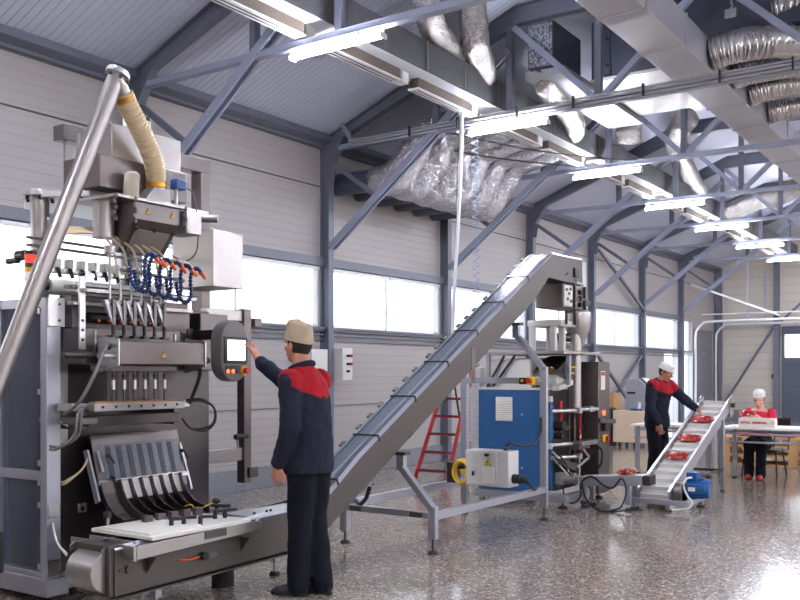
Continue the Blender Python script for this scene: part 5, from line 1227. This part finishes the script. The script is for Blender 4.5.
def hand(mb, wrist, d, palm, sc=1.0, curl=.35, spread=.06, thumb_side=1):
    """five-finger hand; d wrist->knuckles, palm = direction the palm faces"""
    d = Vector(d).normalized(); nrm = Vector(palm); nrm = (nrm-d*nrm.dot(d)).normalized(); s = d.cross(nrm).normalized()*thumb_side
    w_ = Vector(wrist); L = .085*sc
    c = w_+d*L*.55
    rot = Matrix((s, d, nrm)).transposed()
    mb.ball(c, (.042*sc, .054*sc, .019*sc), 14, 10, rot)
    mb.ball(w_+d*L*.85, (.040*sc, .022*sc, .016*sc), 12, 8, rot)
    mb.tube([w_-d*.02, w_+d*.03*sc], [.026*sc, .028*sc], 12, 0)
    for k, (off, ln) in enumerate(((.031, .072), (.0105, .082), (-.0105, .076), (-.031, .060))):
        p = w_+d*L*.95+s*off*sc; ang = curl*(1+.12*k); dr = (d+s*spread*(1.5-k)).normalized(); pts = [p-d*.02*sc, p]
        for j, f in enumerate((.45, .32, .26)):
            a_ = ang*(j+.6); q = dr*math.cos(a_)+nrm*math.sin(a_); p = p+q*ln*f*sc*1.05; pts.append(p)
        limb(mb, pts, [.0095*sc, .0095*sc, .009*sc, .0082*sc, .0072*sc], 10)
    p = w_+d*.022*sc+s*.028*sc; q1_ = (d*.62+s*.72+nrm*.28).normalized(); q2_ = (d*.85+s*.38+nrm*.35).normalized()
    limb(mb, [w_+d*.012*sc+s*.012*sc, p, p+q1_*.034*sc, p+q1_*.034*sc+q2_*.03*sc, p+q1_*.034*sc+q2_*.054*sc], [.016*sc, .0145*sc, .0115*sc, .0105*sc, .0085*sc], 10)

def head(mb, c, fwd, upv, sc=1.0):
    f = Vector(fwd).normalized(); u = Vector(upv); u = (u-f*u.dot(f)).normalized(); r = f.cross(u)
    R = Matrix((r, f, u)).transposed()
    P = lambda x, y, z: Vector(c)+R @ Vector((x*sc, y*sc, z*sc))
    E_ = lambda p, a, b, d_: mb.ball(p, (a*sc, b*sc, d_*sc), 16, 12, R)
    E_(P(0, -.012, .035), .073, .092, .080)          # skull
    E_(P(0, .022, -.028), .056, .066, .082)          # face
    E_(P(0, .038, -.085), .036, .040, .026)          # jaw / chin
    E_(P(0, .066, .022), .050, .018, .012)           # brow
    mb.tube([P(0, .080, .015), P(0, .096, -.012), P(0, .104, -.028)], [.008*sc, .011*sc, .013*sc], 10, 0)  # nose
    E_(P(0, .096, -.032), .017, .012, .009)
    for s in (-1, 1):
        E_(P(s*.040, .058, -.022), .020, .018, .018)   # cheek
        E_(P(s*.074, -.008, -.008), .010, .020, .031)  # ear
    E_(P(0, .082, -.058), .022, .010, .006); E_(P(0, .081, -.069), .020, .011, .007)   # lips
    return P, R

def face_parts(P, R, parent, sc=1.0, lips=None):
    for s in (-1, 1):
        e = MB(); e.ball(P(s*.030, .074, .004), (.012*sc, .008*sc, .007*sc), 10, 8, R); e.build('eye', M['white_plastic'], parent, local=True)
        e = MB(); e.ball(P(s*.030, .080, .004), (.006*sc, .004*sc, .006*sc), 10, 8, R); e.build('iris', M['eye'], parent, local=True)
        e = MB(); e.ball(P(s*.030, .080, .022), (.019*sc, .006*sc, .004*sc), 10, 6, R); e.build('eyebrow', M['hair'], parent, local=True)
    e = MB(); e.ball(P(0, .090, -.064), (.021*sc, .006*sc, .006*sc), 10, 8, R); e.build('lips', lips or M['lip'], parent, local=True)

def cap(P, R, parent, mat, sc=1.0, z0=.035, z1=.125, r0=1.06, r1=1.0, tilt=0, soft=False):
    m = MB(); n = 28; rows = [(z0, r0), (z0+.012, r0*1.005), (z0+.03, r0), ((z0+z1)/2, (r0+r1)/2), (z1-.012, r1), (z1, r1*.93), (z1+.006, r1*.6), (z1+.008, .02)]
    if soft: rows = [(z0, r0), (z0+.02, r0*1.03), (z0+.05, r0*1.06), (z0+.075, r0*.98), (z0+.095, r0*.78), (z0+.106, r0*.45), (z0+.110, .02)]
    base = 0
    for z, r in rows:
        for k in range(n):
            t = 2*PI*k/n; w_ = 1+.012*math.sin(5*t+z*60)
            m.v.append(tuple(P(.078*r*w_*math.cos(t), -.012+.096*r*w_*math.sin(t), z+tilt*math.sin(t)*.02)))
    for i in range(len(rows)-1):
        for k in range(n): l = (k+1) % n; m.f.append([i*n+k, i*n+l, (i+1)*n+l, (i+1)*n+k]); m.m.append(0)
    m.f.append(list(reversed(range(n)))); m.m.append(0); m.f.append([(len(rows)-1)*n+k for k in range(n)]); m.m.append(0)
    o = m.build('cap', mat, parent, local=True, sharp=1.0)
    b = MB(); b.tube([P(.0795*r0*math.cos(2*PI*k/24), -.012+.0975*r0*math.sin(2*PI*k/24), z0+.006+tilt*math.sin(2*PI*k/24)*.02) for k in range(24)], .005*sc, 6, 0, closed=True)
    b.build('cap_band', mat, o, local=True); return o

def hair(P, R, parent, zt=.05, zb=-.075, back=True, sc=1.0):
    m = MB(); n = 24; rows = []
    for i in range(7):
        z = zt+(zb-zt)*i/6
        rows.append(z)
    for z in rows:
        k_ = math.sqrt(max(.05, 1-((z-.03)/.115)**2))
        for j in range(n+1):
            t = PI*(1.0+ (j/n))+ .0      # back half only
            m.v.append(tuple(P(.0775*k_*math.cos(t)*1.0, -.014+.097*k_*math.sin(t), z)))
    for z in rows:
        k_ = math.sqrt(max(.05, 1-((z-.03)/.115)**2))*.9
        for j in range(n+1):
            t = PI*(1.0+(j/n)); m.v.append(tuple(P(.0775*k_*math.cos(t), -.014+.097*k_*math.sin(t), z)))
    w_ = n+1; off = w_*7
    for i in range(6):
        for j in range(n):
            a_ = i*w_+j; m.f.append([a_, a_+1, a_+w_+1, a_+w_]); m.m.append(0); b_ = a_+off; m.f.append([b_, b_+w_, b_+w_+1, b_+1]); m.m.append(0)
    for j in range(n):
        a_ = j; m.f.append([a_, a_+off, a_+off+1, a_+1]); m.m.append(0); a_ = 6*w_+j; m.f.append([a_, a_+1, a_+off+1, a_+off]); m.m.append(0)
    for i in range(6):
        a_ = i*w_; m.f.append([a_, a_+w_, a_+w_+off, a_+off]); m.m.append(0); a_ = i*w_+n; m.f.append([a_, a_+off, a_+off+w_, a_+w_]); m.m.append(0)
    for s in (-1, 1): m.ball(P(s*.0715, .010, .018), (.005, .010, .020), 8, 6, R)   # sideburns
    return m.build('hair', M['hair'], parent, local=True, sharp=2)

def worker(label, loc, facing, J, head_f, head_u, cap_mat, skin, jacket=True, capkw={}, sc=1.0, shoes='shoe', top='navy', yoke='workred', soft=False, handkw={}):
    """J: joints in local metres, +Y forward, +X the person's right"""
    t = thing('person', label, 'person', loc, math.atan2(-facing[0], facing[1]))
    g = {k: Vector(v) for k, v in J.items()}
    b = MB()
    P, R = head(b, g['head'], head_f, head_u, sc)
    limb(b, [g['neck'], g['head']-Vector((0, 0, .04))+Vector(head_f).normalized()*-.015], [.060*sc, .056*sc])
    X = Vector((1, 0, 0))
    ch = (g['sr']+g['sl'])/2
    tor = [g['pelvis']-Vector((0, 0, .08)), g['pelvis'], (g['pelvis']+ch)/2, ch-Vector((0, 0, .08)), ch+Vector((0, 0, .02)), g['neck']]
    sx = (g['sr']-g['sl']).normalized()
    wd = [.15, .155, .135, .155, .15, .065]; dp = [.10, .11, .10, .115, .085, .06]
    fw = Vector((-sx.y, sx.x, 0)).normalized()
    ell_tube(b, [(c, sx*w_*sc, fw*d_*sc) for c, w_, d_ in zip(tor, wd, dp)])
    for q in ('r', 'l'):
        limb(b, [g['s'+q], g['e'+q], g['w'+q]], [.050*sc, .040*sc, .027*sc]); limb(b, [g['h'+q], g['k'+q], g['a'+q]], [.082*sc, .055*sc, .042*sc])
        hk = handkw.get(q, {})
        hand(b, g['w'+q], hk.get('d', (g['w'+q]-g['e'+q])), hk.get('palm', (0, 0, -1)), sc*1.03, hk.get('curl', .35), hk.get('spread', .06), hk.get('side', 1))
    remeshed(b, 'body', [skin], t, .0058, 3)
    face_parts(P, R, t, sc)
    hair(P, R, t, sc=sc)
    cap(P, R, t, cap_mat, sc, soft=soft, **capkw)
    # jacket / shirt
    k = MB(); hem = g['hem'] if 'hem' in g else g['pelvis']-Vector((0, 0, .14))
    if jacket:
        rings = [(hem, .185, .150), (hem+(g['pelvis']-hem)*.6, .182, .150), (g['pelvis']+Vector((0, 0, .08)), .172, .142), ((g['pelvis']+ch)/2+Vector((0, 0, .05)), .175, .145), (ch-Vector((0, 0, .10)), .190, .15), (ch-Vector((0, 0, .02)), .175, .125), (ch+Vector((0, 0, .035)), .135, .095), (g['neck']+Vector((0, 0, .01)), .075, .075)]
        sl_r = [.083, .072, .066, .058, .053]
    else:
        rings = [(hem, .150, .118), (g['pelvis']+Vector((0, 0, .05)), .150, .12), ((g['pelvis']+ch)/2, .142, .118), (ch-Vector((0, 0, .09)), .160, .13), (ch-Vector((0, 0, .01)), .150, .105), (ch+Vector((0, 0, .03)), .11, .08), (g['neck']-Vector((0, 0, .01)), .072, .068)]
        sl_r = [.068, .066, .06]
    ell_tube(k, [(c, sx*w_*sc, fw*d_*sc) for c, w_, d_ in rings], 28)
    for q in ('r', 'l'):
        s_, e_, w_ = g['s'+q], g['e'+q], g['w'+q]
        if jacket: pts = [s_, (s_+e_)/2, e_, e_+(w_-e_)*.5, e_+(w_-e_)*.93]
        else: pts = [s_, s_+(e_-s_)*.5, s_+(e_-s_)*.8]
        limb(k, pts, [x*sc for x in sl_r])
    yk = ch.z
    def paint(c):
        # the coloured yoke: shoulders, dipping to a point at the middle of the back and chest, not the sleeves
        rel = c-ch; lat = abs(rel.dot(sx)); lim = -.13+.40*lat if yoke else 9
        return 1 if (yoke and rel.z > lim and lat < .215*sc+.02 and abs(rel.dot(fw)) < .15) else 0
    remeshed(k, 'jacket' if jacket else 'shirt', [M[top], M[yoke] if yoke else M[top]], t, .009, 5, paint, .022 if jacket else .012)
    if jacket:
        cl = MB(); nk = g['neck']+Vector((0, 0, .012))
        cl.tube([nk+sx*(.074*math.cos(a_*2*PI/20))*sc+fw*(.074*math.sin(a_*2*PI/20))*sc+Vector((0, 0, -.025*math.sin(a_*2*PI/20)-.012)) for a_ in range(20)], .019*sc, 8, 0, closed=True)
        cl.build('collar', M[top], t, local=True)
    # trousers
    p = MB()
    ell_tube(p, [(g['pelvis']+Vector((0, 0, .10)), sx*.148*sc, fw*.115*sc), (g['pelvis'], sx*.165*sc, fw*.132*sc), (g['pelvis']-Vector((0, 0, .10)), sx*.165*sc, fw*.13*sc)])
    for q in ('r', 'l'):
        h_, k_, a_ = g['h'+q], g['k'+q], g['a'+q]
        limb(p, [h_, (h_+k_)/2, k_, (k_+a_)/2, a_-Vector((0, 0, .02))], [.102*sc, .094*sc, .080*sc, .074*sc, .072*sc])
    remeshed(p, 'trousers', [M['trouser']], t, .011, 5, None, .018)
    for q in ('r', 'l'):
        a_ = g['a'+q]; to = g.get('t'+q, Vector((0, 1, 0))).normalized(); s_ = MB(); z = a_.z-.075
        R2 = Matrix((Vector((to.y, -to.x, 0)), to, Vector((0, 0, 1)))).transposed()
        s_.ball(Vector((a_.x, a_.y, z+.036))+to*.03, (.046*sc, .10*sc, .040*sc), 16, 10, R2); s_.ball(Vector((a_.x, a_.y, z+.026))+to*.11, (.047*sc, .068*sc, .030*sc), 16, 10, R2); s_.ball(Vector((a_.x, a_.y, z+.05)), (.043*sc, .056*sc, .05*sc), 14, 10, R2)
        so = remeshed(s_, 'shoe', [M[shoes]], t, .007, 3)
        sole = MB(); ell_tube(sole, [(Vector((a_.x, a_.y, z+.0))+to*.055, R2 @ Vector((.046*sc, 0, 0)), R2 @ Vector((0, .135*sc, 0))), (Vector((a_.x, a_.y, z+.016))+to*.055, R2 @ Vector((.047*sc, 0, 0)), R2 @ Vector((0, .138*sc, 0)))])
        sole.build('sole', M['rubber'], so, local=True)
    return t

# worker at the touch screen: seen from behind, left (hand nearer the camera) hanging, right arm reaching to the screen
J1 = dict(pelvis=(0, 0, .93), neck=(-.01, .06, 1.475), head=(0, .10, 1.612), sr=(.165, .05, 1.385), sl=(-.175, .02, 1.385),
          er=(.235, .31, 1.315), wr=(.20, .61, 1.515), el=(-.215, -.01, 1.09), wl=(-.20, .10, .85),
          hr=(.075, 0, .88), kr=(.065, .01, .48), ar=(.055, -.06, .078), hl=(-.075, 0, .88), kl=(-.065, .03, .48), al=(-.075, .04, .078), tr=(.1, 1, 0), tl=(-.25, 1, 0), hem=(0, .01, .79))
worker('worker in navy and red jacket and beige cap touching the machine screen', (-3.845, 4.60, 0), (-1, -.03), J1, (.12, 1, .05), (0, -.08, 1), M['cap_beige'], M['skin'],
       capkw=dict(z0=.028, z1=.150, r0=1.09, r1=.95, tilt=.9), handkw=dict(r=dict(d=(.02, .52, .85), palm=(-.1, .85, -.5), curl=.13, spread=.16, side=-1), l=dict(d=(.02, .28, -1), palm=(1, -.15, -.05), curl=.62, side=1)))
# worker at the white belt
J2 = dict(pelvis=(0, 0, .88), neck=(0, .07, 1.33), head=(0, .135, 1.435), sr=(.165, .045, 1.275), sl=(-.165, .07, 1.275),
          er=(.21, .03, 1.01), wr=(.19, .15, .80), el=(-.17, .30, 1.09), wl=(-.06, .52, .985),
          hr=(.085, 0, .83), kr=(.09, .03, .45), ar=(.09, -.02, .078), hl=(-.085, 0, .83), kl=(-.09, .03, .45), al=(-.09, 0, .078), hem=(0, .01, .74))
worker('worker in navy and red jacket and white cap reaching onto the white belt', (-3.885, 11.47, 0), (.97, -.22), J2, (.02, 1, -.42), (0, .2, 1), M['cap_white'], M['skin'],
       capkw=dict(z0=.036, z1=.115, r0=1.07, r1=1.03), sc=.96, handkw=dict(r=dict(d=(0, .2, -1), palm=(-1, 0, 0), curl=.5, side=-1), l=dict(d=(.05, .8, -.6), palm=(.1, -.3, -1), curl=.45, side=1)))
# woman seated behind the table
J3 = dict(pelvis=(0, 0, .50), neck=(0, .06, .945), head=(0, .10, 1.045), sr=(.145, .05, .885), sl=(-.145, .05, .885),
          er=(.21, .17, .70), wr=(.12, .42, .80), el=(-.20, .19, .70), wl=(-.04, .43, .83),
          hr=(.085, .02, .47), kr=(.085, .40, .47), ar=(.075, .42, .078), hl=(-.085, .02, .47), kl=(-.08, .40, .47), al=(-.075, .46, .078), hem=(0, 0, .42))
worker('seated woman in red-pink shirt and white cap holding a candy pack at the table', (-3.05, 13.32, 0), (.06, -1), J3, (.08, 1, -.20), (0, .1, 1), M['cap_white'], M['skin_f'], jacket=False, top='pink', yoke=None, soft=True,
       capkw=dict(z0=.062, r0=1.02), sc=.93, shoes='shoe_red', handkw=dict(r=dict(d=(-.5, .8, .25), palm=(-.6, -.2, .6), curl=.4, side=-1), l=dict(d=(.45, .75, .2), palm=(.6, -.2, .6), curl=.4, side=1)))
